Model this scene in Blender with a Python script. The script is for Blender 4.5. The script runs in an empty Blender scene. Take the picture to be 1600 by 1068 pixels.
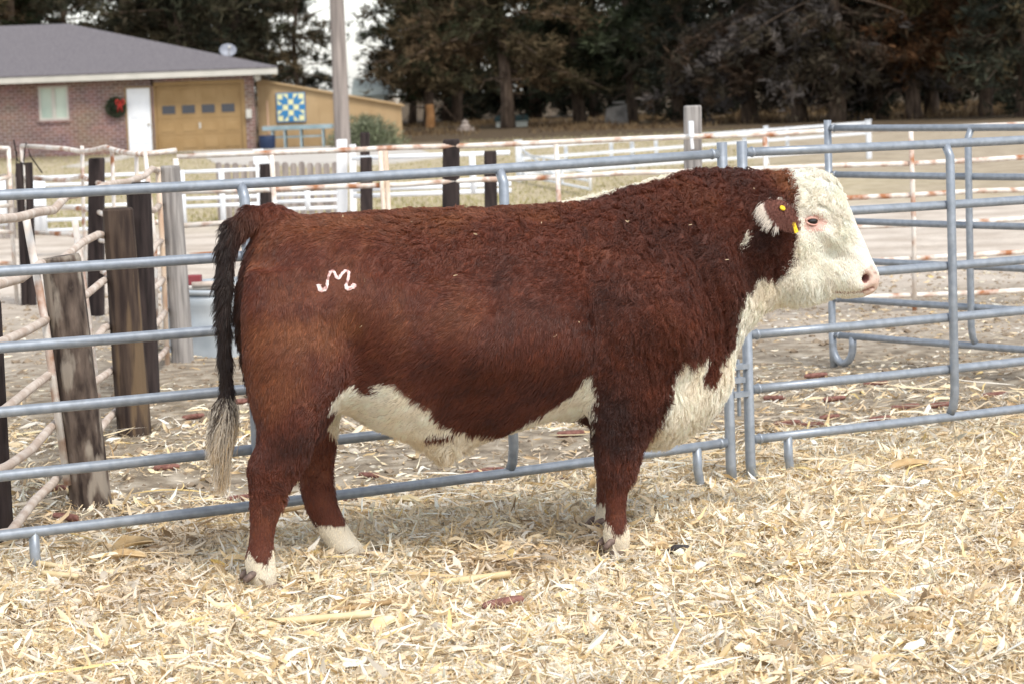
import bpy, math, random
import numpy as np
from mathutils import Matrix, Vector, kdtree
N_HAIR = 230000
random.seed(7); RNG = np.random.default_rng(11)
SC = bpy.context.scene; COL = SC.collection

# ------------------------------------------------------------------ camera
FPX, ROLL, CAMZ = 3900.0, 0.037, 1.65
TILT = math.atan(399*math.cos(ROLL)/FPX)
CPOS = np.array([0, 0, CAMZ])
_up0 = np.array([0, math.sin(TILT), math.cos(TILT)]); _r0 = np.array([1.0, 0, 0])
C_F = np.array([0, math.cos(TILT), -math.sin(TILT)])
C_R = _r0*math.cos(ROLL) - _up0*math.sin(ROLL)
C_U = _up0*math.cos(ROLL) + _r0*math.sin(ROLL)
cd = bpy.data.cameras.new('camera'); cam = bpy.data.objects.new('camera', cd); COL.objects.link(cam)
cam.matrix_world = Matrix(((C_R[0], C_U[0], -C_F[0], 0), (C_R[1], C_U[1], -C_F[1], 0),
                           (C_R[2], C_U[2], -C_F[2], CAMZ), (0, 0, 0, 1)))
cd.sensor_width = 36; cd.lens = FPX/1600*36; cd.clip_end = 2000
cd.dof.use_dof = True; cd.dof.focus_distance = 8.75; cd.dof.aperture_fstop = 6.8
SC.camera = cam

# ------------------------------------------------------------------ light
SUN_EL, SUN_AZ = math.radians(52), math.radians(150)      # azimuth measured from +Y towards +X
w = bpy.data.worlds.new('World'); SC.world = w; w.use_nodes = True
nt = w.node_tree; bg = nt.nodes['Background']
sky = nt.nodes.new('ShaderNodeTexSky'); sky.sky_type = 'NISHITA'; sky.sun_disc = False
sky.sun_elevation = SUN_EL; sky.sun_rotation = SUN_AZ; sky.dust_density = 1.0; sky.air_density = 1.0; sky.ozone_density = 1.0
hs = nt.nodes.new('ShaderNodeHueSaturation'); hs.inputs['Saturation'].default_value = 0.34
tint = nt.nodes.new('ShaderNodeMix'); tint.data_type = 'RGBA'; tint.blend_type = 'MULTIPLY'; tint.inputs[0].default_value = 1.0; tint.inputs[7].default_value = (1.0, .995, .985, 1)
nt.links.new(sky.outputs[0], hs.inputs['Color']); nt.links.new(hs.outputs[0], tint.inputs[6]); nt.links.new(tint.outputs[2], bg.inputs['Color'])
bg.inputs['Strength'].default_value = 0.15
sd = bpy.data.lights.new('sun', 'SUN'); sun = bpy.data.objects.new('sun', sd); COL.objects.link(sun)
sd.energy = 1.5; sd.angle = math.radians(17); sd.color = (1.0, 0.95, 0.87)
_sd = Vector((math.sin(SUN_AZ)*math.cos(SUN_EL), math.cos(SUN_AZ)*math.cos(SUN_EL), math.sin(SUN_EL)))
sun.rotation_euler = _sd.to_track_quat('Z', 'Y').to_euler()
SC.view_settings.view_transform = 'Standard'; SC.view_settings.look = 'None'
SC.view_settings.exposure = 0.80; SC.view_settings.gamma = 1.0
SC.cycles.max_bounces = 8; SC.cycles.diffuse_bounces = 4; SC.cycles.glossy_bounces = 3
SC.cycles.use_denoising = True
try: SC.cycles_curves.shape = 'RIBBONS'; SC.cycles_curves.subdivisions = 2
except Exception: pass

# ------------------------------------------------------------------ helpers
def ray(px, py): return C_F + C_R*((px-800)/FPX) - C_U*((py-534)/FPX)
def at_y(px, py, Y): r = ray(px, py); return CPOS + r*(Y/r[1])
def ground_at(px, py, z=0.0): r = ray(px, py); return CPOS + r*((z-CAMZ)/r[2])
def on_plane(px, py, p0, n): r = ray(px, py); return CPOS + r*(np.dot(np.asarray(p0)-CPOS, n)/np.dot(r, n))
def x_at(px, Y, z=0.0):                                   # world X of picture column px at depth Y, height z
    lo, hi = 0.0, 1068.0
    for _ in range(40):
        m = (lo-2000+hi+2000)/2
        p = at_y(px, m, Y)
        if p[2] > z: lo = m
        else: hi = m
    return at_y(px, (lo+hi)/2, Y)[0]
def S(r, g, b, k=1.0):
    f = lambda c: (c/255/12.92 if c/255 <= .04045 else ((c/255+.055)/1.055)**2.4)*k
    return (f(r), f(g), f(b), 1.0)

class MB:
    def __init__(s): s.v = []; s.f = []
    def add(s, v, f):
        o = len(s.v); s.v.extend([tuple(map(float, p)) for p in v]); s.f.extend([tuple(i+o for i in q) for q in f])
    def hexa(s, P):      # 8 corners: bottom 4 ccw, top 4 ccw
        s.add(P, [(3, 2, 1, 0), (4, 5, 6, 7), (0, 1, 5, 4), (1, 2, 6, 5), (2, 3, 7, 6), (3, 0, 4, 7)]); return s
    def box(s, x0, x1, y0, y1, z0, z1, b=0.0):
        if b <= 0:
            return s.hexa([(x0, y0, z0), (x1, y0, z0), (x1, y1, z0), (x0, y1, z0), (x0, y0, z1), (x1, y0, z1), (x1, y1, z1), (x0, y1, z1)])
        pts = lambda z, i: [(x0+b+i, y0+i, z), (x1-b-i, y0+i, z), (x1-i, y0+b+i, z), (x1-i, y1-b-i, z), (x1-b-i, y1-i, z), (x0+b+i, y1-i, z), (x0+i, y1-b-i, z), (x0+i, y0+b+i, z)]
        rings = [pts(z0, b*.5), pts(z0+b*.5, 0), pts(z1-b*.5, 0), pts(z1, b*.5)]
        v = sum(rings, []); f = []
        for r in range(3):
            for k in range(8): f.append((r*8+k, r*8+(k+1) % 8, r*8+8+(k+1) % 8, r*8+8+k))
        f.append(tuple(range(7, -1, -1))); f.append(tuple(range(24, 32))); s.add(v, f); return s
    def tube(s, path, r, n=12, cap=True, squash=None):
        path = [np.array(p, float) for p in path]; m = len(path)
        rr = r if hasattr(r, '__len__') else [r]*m
        t0 = path[1]-path[0]; t0 /= np.linalg.norm(t0)
        a = np.array([0, 0, 1.0]) if abs(t0[2]) < .9 else np.array([1.0, 0, 0])
        e1 = np.cross(t0, a); e1 /= np.linalg.norm(e1); v = []; f = []
        for i, p in enumerate(path):
            t = path[min(i+1, m-1)]-path[max(i-1, 0)]; t /= np.linalg.norm(t)+1e-9
            e1 = e1-t*np.dot(e1, t); e1 /= np.linalg.norm(e1); e2 = np.cross(t, e1)
            for k in range(n):
                an = 2*math.pi*k/n; v.append(p+(e1*math.cos(an)+e2*math.sin(an))*rr[i])
        for i in range(m-1):
            for k in range(n): f.append((i*n+k, i*n+(k+1) % n, (i+1)*n+(k+1) % n, (i+1)*n+k))
        if cap: f.append(tuple(range(n-1, -1, -1))); f.append(tuple(range((m-1)*n, m*n)))
        s.add(v, f); return s
    def lathe(s, prof, c=(0, 0, 0), n=24, ax=2):
        v = []; f = []; m = len(prof)
        for r, h in prof:
            for k in range(n):
                a = 2*math.pi*k/n; q = [r*math.cos(a), r*math.sin(a), h]
                if ax == 1: q = [q[0], h, q[1]]
                v.append((q[0]+c[0], q[1]+c[1], q[2]+c[2]))
        for i in range(m-1):
            for k in range(n):
                q = (i*n+k, i*n+(k+1) % n, (i+1)*n+(k+1) % n, (i+1)*n+k); f.append(q if ax == 2 else q[::-1])
        s.add(v, f); return s

def raw_mesh(name, V, F, mat, parent=None, smooth=False, col=None, cname='col'):
    me = bpy.data.meshes.new(name); V = np.asarray(V, np.float32)
    if isinstance(F, np.ndarray):
        k = F.shape[1]; me.vertices.add(len(V)); me.vertices.foreach_set('co', V.ravel())
        me.loops.add(F.size); me.loops.foreach_set('vertex_index', F.ravel().astype(np.int32))
        me.polygons.add(len(F)); me.polygons.foreach_set('loop_start', np.arange(0, F.size, k, dtype=np.int32))
        me.update(calc_edges=True)
    else:
        me.from_pydata(V.tolist(), [], F)
    if col is not None:
        a = me.attributes.new(cname, 'FLOAT_COLOR', 'POINT'); a.data.foreach_set('color', np.asarray(col, np.float32).ravel())
    me.polygons.foreach_set('use_smooth', np.full(len(me.polygons), smooth, dtype=bool))
    me.materials.append(mat); o = bpy.data.objects.new(name, me); COL.objects.link(o)
    if parent is not None: o.parent = parent
    return o
def tag(o, label=None, cat=None, group=None, kind=None):
    if label: o['label'] = label
    if cat: o['category'] = cat
    if group: o['group'] = group
    if kind: o['kind'] = kind
    return o
def thing(name, label, cat, loc=(0, 0, 0), group=None):
    o = bpy.data.objects.new(name, None); COL.objects.link(o); o.location = tuple(float(c) for c in loc); o.empty_display_size = .1
    return tag(o, label, cat, group)
def part(name, mb, mat, th, off=None, smooth=False):     # mb is in world coordinates
    l = np.array(off if off is not None else th.location)
    v = np.array(mb.v)-l
    return raw_mesh(name, v, mb.f, mat, th, smooth)
def solo(name, mb, mat, label, cat, group=None, loc=None, smooth=False, kind=None):
    l = np.array(loc if loc is not None else np.array(mb.v).mean(0))
    o = raw_mesh(name, np.array(mb.v)-l, mb.f, mat, None, smooth); o.location = l
    return tag(o, label, cat, group, kind)

def vnoise(p, seed=0):                                    # smooth value noise, p (n,3) -> (-1..1)
    p = np.asarray(p, np.float64)+seed*17.31; i = np.floor(p).astype(np.int64); f = p-i; u = f*f*(3-2*f)
    def h(a, b, c):
        x = (a*374761393+b*668265263+c*2147483647+seed*974711) & 0xFFFFFFFF
        x = ((x ^ (x >> 13))*1274126177) & 0xFFFFFFFF; x = x ^ (x >> 16)
        return (x & 0xFFFFFF)/float(0x7FFFFF)-1
    r = 0
    for dx in (0, 1):
        for dy in (0, 1):
            for dz in (0, 1):
                wt = (u[:, 0] if dx else 1-u[:, 0])*(u[:, 1] if dy else 1-u[:, 1])*(u[:, 2] if dz else 1-u[:, 2])
                r = r+wt*h(i[:, 0]+dx, i[:, 1]+dy, i[:, 2]+dz)
    return r
def vnoise3(p, seed=0): return np.stack([vnoise(p, seed), vnoise(p, seed+5), vnoise(p, seed+9)], -1)
def inpoly(x, y, poly):
    c = np.zeros(x.shape, bool); n = len(poly)
    for i in range(n):
        x0, y0 = poly[i]; x1, y1 = poly[(i+1) % n]
        if y0 == y1: continue
        c ^= ((y0 > y) != (y1 > y)) & (x < (x1-x0)*(y-y0)/(y1-y0)+x0)
    return c
def polydist(x, y, poly, closed=True):
    d = np.full(x.shape, 1e9); n = len(poly)
    for i in range(n if closed else n-1):
        ax, ay = poly[i]; bx, by = poly[(i+1) % n]; ex, ey = bx-ax, by-ay
        t = np.clip(((x-ax)*ex+(y-ay)*ey)/(ex*ex+ey*ey+1e-12), 0, 1)
        d = np.minimum(d, (x-ax-t*ex)**2+(y-ay-t*ey)**2)
    return np.sqrt(d)
def catmull(P, k=6):
    P = np.array(P, float); Q = np.vstack([2*P[0]-P[1], P, 2*P[-1]-P[-2]]); out = []
    for i in range(1, len(Q)-2):
        for j in range(k):
            t = j/k; a, b, c, d = Q[i-1], Q[i], Q[i+1], Q[i+2]
            out.append(.5*(2*b+(c-a)*t+(2*a-5*b+4*c-d)*t*t+(3*b-a-3*c+d)*t**3))
    out.append(P[-1]); return np.array(out)

# ------------------------------------------------------------------ materials
def mat(name, c1, c2=None, scale=6, rough=.8, metal=0., bump=0., stretch=(1, 1, 1), spec=.3, detail=5, lo=.35, hi=.65, c3=None, s3=1.0, bscale=None, p3=(.52, .6)):
    m = bpy.data.materials.new(name); m.use_nodes = True; N = m.node_tree; b = N.nodes['Principled BSDF']
    b.inputs['Roughness'].default_value = rough; b.inputs['Metallic'].default_value = metal
    b.inputs['Specular IOR Level'].default_value = spec
    if c2 is None and not bump: b.inputs['Base Color'].default_value = c1; return m
    tc = N.nodes.new('ShaderNodeTexCoord'); mp = N.nodes.new('ShaderNodeMapping'); mp.inputs['Scale'].default_value = stretch
    N.links.new(tc.outputs['Object'], mp.inputs[0])
    no = N.nodes.new('ShaderNodeTexNoise'); no.inputs['Scale'].default_value = scale; no.inputs['Detail'].default_value = detail
    N.links.new(mp.outputs[0], no.inputs['Vector'])
    if c2 is not None:
        cr = N.nodes.new('ShaderNodeValToRGB'); cr.color_ramp.elements[0].color = c1; cr.color_ramp.elements[1].color = c2
        cr.color_ramp.elements[0].position = lo; cr.color_ramp.elements[1].position = hi
        N.links.new(no.outputs['Fac'], cr.inputs[0]); out = cr.outputs[0]
        if c3 is not None:
            n2 = N.nodes.new('ShaderNodeTexNoise'); n2.inputs['Scale'].default_value = s3; n2.inputs['Detail'].default_value = 6
            N.links.new(mp.outputs[0], n2.inputs['Vector'])
            r2 = N.nodes.new('ShaderNodeValToRGB'); r2.color_ramp.elements[0].position = p3[0]; r2.color_ramp.elements[1].position = p3[1]
            N.links.new(n2.outputs['Fac'], r2.inputs[0])
            mx = N.nodes.new('ShaderNodeMix'); mx.data_type = 'RGBA'; N.links.new(r2.outputs[0], mx.inputs[0])
            N.links.new(out, mx.inputs[6]); mx.inputs[7].default_value = c3; out = mx.outputs[2]
        N.links.new(out, b.inputs['Base Color'])
    else: b.inputs['Base Color'].default_value = c1
    if bump:
        bp = N.nodes.new('ShaderNodeBump'); bp.inputs['Strength'].default_value = 1; bp.inputs['Distance'].default_value = bump
        src = no
        if bscale:
            src = N.nodes.new('ShaderNodeTexNoise'); src.inputs['Scale'].default_value = bscale; src.inputs['Detail'].default_value = 6
            N.links.new(mp.outputs[0], src.inputs['Vector'])
        N.links.new(src.outputs['Fac'], bp.inputs['Height']); N.links.new(bp.outputs[0], b.inputs['Normal'])
    return m
def attr_mat(name, rough=.7, spec=.25, aname='col', bump=0, trans=0.0, bscale=40):
    m = bpy.data.materials.new(name); m.use_nodes = True; N = m.node_tree; b = N.nodes['Principled BSDF']
    a = N.nodes.new('ShaderNodeAttribute'); a.attribute_name = aname; N.links.new(a.outputs['Color'], b.inputs['Base Color'])
    b.inputs['Roughness'].default_value = rough; b.inputs['Specular IOR Level'].default_value = spec
    if trans: b.inputs['Transmission Weight'].default_value = 0; b.inputs['Subsurface Weight'].default_value = 0
    if bump:
        no = N.nodes.new('ShaderNodeTexNoise'); no.inputs['Scale'].default_value = bscale; no.inputs['Detail'].default_value = 5
        tc = N.nodes.new('ShaderNodeTexCoord'); N.links.new(tc.outputs['Object'], no.inputs['Vector'])
        bp = N.nodes.new('ShaderNodeBump'); bp.inputs['Distance'].default_value = bump
        N.links.new(no.outputs['Fac'], bp.inputs['Height']); N.links.new(bp.outputs[0], b.inputs['Normal'])
    return m
M_GALV = mat('galvanized_steel', S(142, 150, 160), S(160, 167, 176), 30, .42, .35, 0, (1, 1, 1), .5, c3=S(136, 142, 148), s3=22, p3=(.5, .8))
M_RUST = mat('rusty_white_paint', S(214, 200, 186), S(236, 232, 226), 12, .75, 0, .002, c3=S(166, 112, 78), s3=7, p3=(.50, .66))
M_RUST2 = mat('rusty_bare_pipe', S(196, 172, 148), S(226, 214, 200), 16, .8, 0, .002, (1, 1, .5), c3=S(166, 122, 88), s3=8, p3=(.52, .72))
M_PIPE = mat('weathered_pipe', S(186, 168, 154), S(214, 202, 190), 14, .8, 0, .002, c3=S(172, 146, 126), s3=9, p3=(.5, .8))
M_WHITE = mat('white_painted_pipe', S(225, 230, 236), S(240, 243, 246), 5, .5)
M_POSTD = mat('dark_creosote_wood', S(34, 27, 27), S(62, 52, 50), 9, .85, 0, .004, (3, 3, .35))
M_POSTB = mat('weathered_brown_wood', S(52, 42, 38), S(112, 98, 88), 11, .9, 0, .008, (2.2, 2.2, .7), detail=9, c3=S(150, 140, 128), s3=5)
M_POSTM = mat('brown_treated_wood', S(48, 38, 35), S(84, 70, 60), 10, .9, 0, .005, (3, 3, .35), detail=9, c3=S(108, 90, 70), s3=4)
M_POSTG = mat('grey_weathered_wood', S(120, 116, 114), S(165, 160, 156), 10, .9, 0, .004, (4, 4, .3))
M_PICKET = mat('grey_picket_boards', S(120, 112, 108), S(165, 156, 150), 4, .9, 0, .003, (4, 4, .4))

# ------------------------------------------------------------------ ground
def ground_mat():
    m = bpy.data.materials.new('yard_ground'); m.use_nodes = True; N = m.node_tree; L = N.links; b = N.nodes['Principled BSDF']
    b.inputs['Roughness'].default_value = .95; b.inputs['Specular IOR Level'].default_value = .1
    tc = N.nodes.new('ShaderNodeTexCoord'); sp = N.nodes.new('ShaderNodeSeparateXYZ'); L.new(tc.outputs['Object'], sp.inputs[0])
    def noise(s, d=6):
        n = N.nodes.new('ShaderNodeTexNoise'); n.inputs['Scale'].default_value = s; n.inputs['Detail'].default_value = d
        L.new(tc.outputs['Object'], n.inputs['Vector']); return n.outputs['Fac']
    def math_(op, a, c):
        n = N.nodes.new('ShaderNodeMath'); n.operation = op
        for i, v in enumerate((a, c)):
            if isinstance(v, (int, float)): n.inputs[i].default_value = v
            else: L.new(v, n.inputs[i])
        return n.outputs[0]
    def ramp(f, *st):
        r = N.nodes.new('ShaderNodeValToRGB'); e = r.color_ramp.elements
        while len(e) < len(st): e.new(.5)
        for k, (p, c) in enumerate(st): e[k].position = p; e[k].color = c
        L.new(f, r.inputs[0]); return r.outputs[0]
    def mix(f, a, c):
        n = N.nodes.new('ShaderNodeMix'); n.data_type = 'RGBA'
        for i, v in ((0, f), (6, a), (7, c)):
            if hasattr(v, 'is_linked') or hasattr(v, 'links'): L.new(v, n.inputs[i])
            else: n.inputs[i].default_value = v
        return n.outputs[2]
    def band(v, a, c):
        n = N.nodes.new('ShaderNodeMapRange'); n.inputs[1].default_value = a; n.inputs[2].default_value = c; n.clamp = True
        L.new(v, n.inputs[0]); return n.outputs[0]
    dirt = ramp(noise(9, 9), (.3, S(110, 99, 85)), (.5, S(148, 136, 119)), (.7, S(186, 175, 158)))
    sand = ramp(noise(1.6, 8), (.35, S(184, 171, 157)), (.65, S(212, 201, 188)))
    lawn = ramp(noise(3.0, 9), (.3, S(150, 138, 110)), (.5, S(180, 166, 138)), (.72, S(204, 192, 166)))
    dull = ramp(noise(2.0, 9), (.3, S(150, 136, 116)), (.7, S(188, 174, 152)))
    litt_shaded = ramp(noise(4, 9), (.3, S(66, 55, 44)), (.7, S(106, 91, 71)))  # brown leaf litter, its colour darkened to include the shade under the trees
    warp = math_('ADD', sp.outputs['Y'], math_('MULTIPLY', math_('SUBTRACT', noise(.35, 5), .5), 9.0))
    warpx = math_('ADD', sp.outputs['X'], math_('MULTIPLY', math_('SUBTRACT', noise(.2, 4), .5), 8.0))
    c = mix(band(warp, 15, 21), dirt, sand)
    far = mix(band(warpx, 4.5, 7.0), lawn, dull)
    c = mix(band(warp, 30.5, 34), c, far)
    c = mix(band(warp, 68, 80), c, litt_shaded)
    L.new(c, b.inputs['Base Color'])
    h = math_('ADD', math_('MULTIPLY', noise(7, 8), .05), math_('MULTIPLY', noise(40, 4), .012))
    bp = N.nodes.new('ShaderNodeBump'); bp.inputs['Distance'].default_value = 1.0; bp.inputs['Strength'].default_value = .9
    L.new(h, bp.inputs['Height']); L.new(bp.outputs[0], b.inputs['Normal'])
    return m
def gheight(x, y):
    p = np.stack([x, y, np.zeros_like(x)], -1)
    near = np.clip((24-y)/8, 0, 1)
    pen = np.clip((12.5-y)/2.5, 0, 1)
    z = (vnoise(p*1.1, 3)*.03+vnoise(p*3.1, 4)*.016+vnoise(p*8.0, 6)*.008)*near
    return z-0.03*pen-.012*near
def build_ground():
    ys = np.concatenate([np.linspace(2, 5.4, 12), np.linspace(5.5, 14, 190), np.linspace(14.1, 24, 90), np.geomspace(24.5, 900, 40)])
    us = np.concatenate([-np.geomspace(400, 4.6, 24), np.linspace(-4.5, 4.5, 200), np.geomspace(4.6, 400, 24)])
    X, Y = np.meshgrid(us, ys); Z = gheight(X.ravel(), Y.ravel()); V = np.stack([X.ravel(), Y.ravel(), Z], -1)
    nx, ny = len(us), len(ys); i = np.arange(nx*ny).reshape(ny, nx)
    F = np.stack([i[:-1, :-1], i[:-1, 1:], i[1:, 1:], i[1:, :-1]], -1).reshape(-1, 4)
    g = raw_mesh('ground', V, F, ground_mat(), None, True); g['kind'] = 'structure'
build_ground()
M_CONC = mat('concrete', S(184, 177, 168), S(202, 196, 187), 1.5, .9, 0, .003)
def flat_sheet(name, pts, m, z=.012):
    V = [(p[0], p[1], z) for p in pts]+[(p[0], p[1], z-.1) for p in pts]; n = len(pts)
    f = [tuple(range(n))]+[(i, i+n, (i+1) % n+n, (i+1) % n) for i in range(n)]
    o = raw_mesh(name, V, f, m); o['kind'] = 'structure'; return o
flat_sheet('driveway', [ground_at(340, 257), ground_at(500, 262), ground_at(600, 258), ground_at(690, 247), ground_at(640, 228), ground_at(610, 226), at_y(402, 300, 77.9)*[1, 1, 0], at_y(236, 300, 77.9)*[1, 1, 0], ground_at(300, 238)][::-1], M_CONC)
flat_sheet('walkway', [ground_at(95, 262), ground_at(122, 262), ground_at(236, 241.5), at_y(202, 300, 77.6)*[1, 1, 0]], M_CONC)
# ------------------------------------------------------------------ bull
PSI = math.radians(17); B_O = np.array([-.2, 8.67, 0.]); B_S = np.array([math.cos(PSI), math.sin(PSI), 0]); B_N = np.array([-math.sin(PSI), math.cos(PSI), 0])
S_NECK = None
def loc0(px, py, n=0.):
    p = on_plane(px, py, B_O+B_N*n, B_N); d = p-B_O; return np.dot(d, B_S), p[2]
S_NECK = loc0(1130, 350)[0]
def bend(s):
    ds = np.maximum(np.asarray(s)-S_NECK, 0); return -.40*ds*ds/(ds+.16)
def loc(px, py, n=0.):                      # picture point -> body (s, z) on the surface n (measured from the bent mid plane)
    s, z = loc0(px, py, n)
    for _ in range(4): s, z = loc0(px, py, n+float(bend(s)))
    return float(s), float(z)
def LP(pts, n=0.): return [loc(x, y, n) for x, y in pts]
BODY = [(412, 340), (401, 356), (391, 382), (382, 412), (374, 450), (371, 490), (375, 525), (382, 560), (390, 600), (398, 635), (408, 662), (440, 672),
 (480, 665), (505, 650), (522, 641), (548, 646), (580, 666), (640, 690), (668, 701), (682, 712), (695, 717), (708, 711), (725, 700), (760, 685),
 (808, 668), (840, 657), (866, 652), (900, 654), (922, 661), (950, 673), (985, 690), (1010, 697), (1040, 693), (1065, 682), (1088, 664),
 (1110, 638), (1126, 613), (1134, 588), (1136, 562), (1143, 540), (1156, 518), (1172, 501), (1188, 485), (1212, 475), (1236, 477), (1265, 473),
 (1290, 467), (1310, 464), (1330, 466), (1348, 464), (1361, 458), (1369, 447), (1371, 432), (1367, 420), (1357, 401), (1345, 373), (1332, 344),
 (1319, 315), (1307, 289), (1291, 273), (1270, 266), (1250, 268), (1215, 272), (1180, 270), (1140, 267), (1110, 267), (1080, 271), (1040, 279),
 (1000, 291), (950, 305), (910, 314), (880, 319), (830, 323), (770, 326), (700, 327), (620, 330), (560, 333), (500, 336), (440, 337)]
poly = LP(BODY)
WR = [(380, 400, .15, .14), (380, 560, .16, .13), (395, 350, .12, .13), (430, 345, .19, .2), (440, 430, .255, .23), (440, 600, .23, .2), (520, 460, .30, .28), (520, 600, .25, .2),
 (600, 480, .335, .32), (600, 345, .24, .2), (740, 340, .26, .2), (610, 640, .26, .25), (700, 500, .37, .34), (690, 706, .09, .08), (640, 680, .16, .14), (800, 500, .37, .34), (860, 640, .28, .3),
 (900, 500, .35, .32), (900, 330, .25, .3), (1000, 480, .34, .28), (1000, 320, .20, .25), (1000, 640, .27, .22), (1080, 450, .275, .26),
 (1100, 600, .19, .14), (1060, 680, .14, .12), (1100, 300, .15, .2), (1180, 360, .19, .17), (1180, 470, .15, .12), (1180, 290, .13, .15), (1250, 290, .125, .10), (1300, 300, .10, .08),
 (1262, 330, .145, .10), (1275, 350, .142, .085), (1295, 420, .112, .08), (1230, 440, .13, .09), (1210, 470, .10, .08), (1340, 440, .085, .055), (1362, 430, .07, .045), (1330, 385, .085, .06), (1330, 345, .085, .07), (1290, 465, .07, .06)]
H = .0085
def build_body():
    P = np.array(poly); s0, z0 = P.min(0)-.16; s1, z1 = P.max(0)+.12; z0 = -.06
    xs = np.arange(s0, s1, H); zs = np.arange(z0, z1, H); ns = np.arange(-.46, .46, H)
    Sg, Zg = np.meshgrid(xs, zs, indexing='ij')
    dist = polydist(Sg, Zg, poly); ins = inpoly(Sg, Zg, poly); d = np.where(ins, dist, -dist)
    c = np.array([(*loc(x, y), W, R) for x, y, W, R in WR])
    wsum = 0; Wf = 0; Rf = 0
    for s_, z_, W_, R_ in c:
        k = 1/(((Sg-s_)**2+(Zg-z_)**2)+.0015)**1.6; wsum = wsum+k; Wf = Wf+k*W_; Rf = Rf+k*R_
    Wf /= wsum; Rf /= wsum
    q = np.clip(d/Rf, 0, 1); T = Wf*np.sqrt(np.clip(1-(1-q)**2, 0, 1))
    def blur(a, sg):
        r = int(3*sg+1); kx = np.exp(-.5*(np.arange(-r, r+1)/sg)**2); kx /= kx.sum()
        for ax in (0, 1):
            pad = [(0, 0), (0, 0)]; pad[ax] = (r, r); b = np.pad(a, pad, mode='edge'); o = 0
            for i, kk in enumerate(kx): o = o+kk*np.take(b, range(i, i+a.shape[ax]), axis=ax)
            a = o
        return a
    far = loc(1200, 400)[0]
    Tb = blur(T*T, 3.2)**.5; Tb2 = blur(T*T, 1.6)**.5
    hd = np.clip((Sg-far)/.1, 0, 1); Tb = Tb*(1-hd)+Tb2*hd
    m = np.clip((d-.015)/.05, 0, 1); T = T*(1-m)+Tb*m
    def bump(px, py, a, b, amp, ang=0, n=-.2):
        nonlocal T
        s_, z_ = loc(px, py, n); u, v = Sg-s_, Zg-z_; ca, sa = math.cos(ang), math.sin(ang)
        uu, vv = u*ca+v*sa, -u*sa+v*ca; T = T+amp*np.exp(-(uu/a)**2-(vv/b)**2)*(d > 0)*np.clip(d/.03, 0, 1)
    # muscles and hollows (both sides)
    bump(455, 560, .17, .19, .045); bump(520, 385, .10, .07, .018); bump(430, 400, .07, .06, .012); bump(538, 550, .07, .16, -.05, .3); bump(470, 450, .12, .05, -.014)
    bump(1010, 500, .13, .19, .042, .25); bump(1065, 540, .06, .08, .022); bump(922, 500, .05, .26, -.036, .1); bump(960, 600, .12, .1, .018)
    bump(700, 560, .35, .12, .02); bump(1085, 420, .05, .16, -.016, .25); bump(900, 370, .2, .05, .01)
    bump(1130, 430, .035, .13, .012, .2); bump(1165, 400, .03, .12, -.014, .15); bump(1195, 400, .035, .10, .012); bump(560, 640, .12, .03, -.015, -.4)
    for (x, y, a) in ((1070, 450, .024), (1098, 470, .026), (1120, 480, .023), (1145, 470, .020)): bump(x, y, .011, .14, -a, .22)
    for (x, y) in ((640, 640), (690, 655), (740, 652)): bump(x, y, .03, .1, -.004, .2)
    # head: brow, socket, cheek bone, muzzle, nostril, mouth
    hn = -.12
    bump(1268, 330, .045, .014, .015, -.2, hn); bump(1271, 347, .028, .02, -.012, 0, hn); bump(1300, 372, .10, .014, .014, -.62, hn)
    bump(1243, 432, .055, .06, .022, 0, hn); bump(1308, 402, .055, .03, -.020, -.6, hn); bump(1275, 470, .06, .012, .010, .1, hn); bump(1207, 425, .014, .07, -.02, .2, hn); bump(1290, 440, .05, .04, -.004, 0, hn); bump(1344, 447, .03, .03, .010, 0, hn)
    bump(1351, 435, .012, .014, -.05, -.5, -.07); bump(1355, 424, .02, .008, .010, -.9, -.07); bump(1362, 440, .010, .02, .006, 0, -.07)
    ml = LP([(1369, 449), (1350, 456), (1332, 459), (1308, 457)], -.08); md = polydist(Sg, Zg, ml, False); T = T-.016*np.exp(-(md/.007)**2)*(d > .004)
    gx, gz = np.gradient(T, H); T = np.where(d > 0, np.maximum(T, 0), -1)
    gn = np.sqrt(1+np.minimum(gx*gx+gz*gz, 30))
    b = bend(xs)
    F = np.empty((len(xs), len(ns), len(zs)), np.float32)
    for i in range(len(xs)):
        an = np.abs(ns[:, None]-b[i])
        fin = (an-T[i][None, :])/gn[i][None, :]; fout = np.sqrt(np.maximum(-d[i], 0)[None, :]**2+an**2)
        F[i] = np.where(d[i][None, :] > 0, fin, fout)
    def smin(sl, f, k):
        a = F[sl]; h = np.clip(.5+.5*(a-f)/k, 0, 1); F[sl] = a*(1-h)+f*h-k*h*(1-h)
    def leg(st, k=.05):
        R = []
        for y, xr, xf, n, hw in st:
            sr, zr = loc(xr, y, n); sf, zf = loc(xf, y, n); R.append(((zr+zf)/2, (sr+sf)/2, max((sf-sr)/2-.004, .012), n, hw-.002))
        R = np.array(sorted(R)); zz = zs; g = [np.interp(zz, R[:, 0], R[:, j]) for j in range(1, 5)]
        ker = np.ones(5)/5; g = [np.convolve(np.pad(a, 2, mode='edge'), ker, 'valid') for a in g]
        a0 = np.searchsorted(zs, R[0, 0]-.1); a1 = min(len(zs), np.searchsorted(zs, R[-1, 0]+.1))
        i0 = max(0, np.searchsorted(xs, (g[0]-g[1]).min()-.12)); i1 = np.searchsorted(xs, (g[0]+g[1]).max()+.12)
        j0 = max(0, np.searchsorted(ns, (g[2]-g[3]).min()-.12)); j1 = np.searchsorted(ns, (g[2]+g[3]).max()+.12)
        s_ = xs[i0:i1, None, None]; n_ = ns[None, j0:j1, None]; z_ = zs[None, None, a0:a1]
        c_, a_, nc_, b_ = [q_[None, None, a0:a1] for q_ in g]
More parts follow.
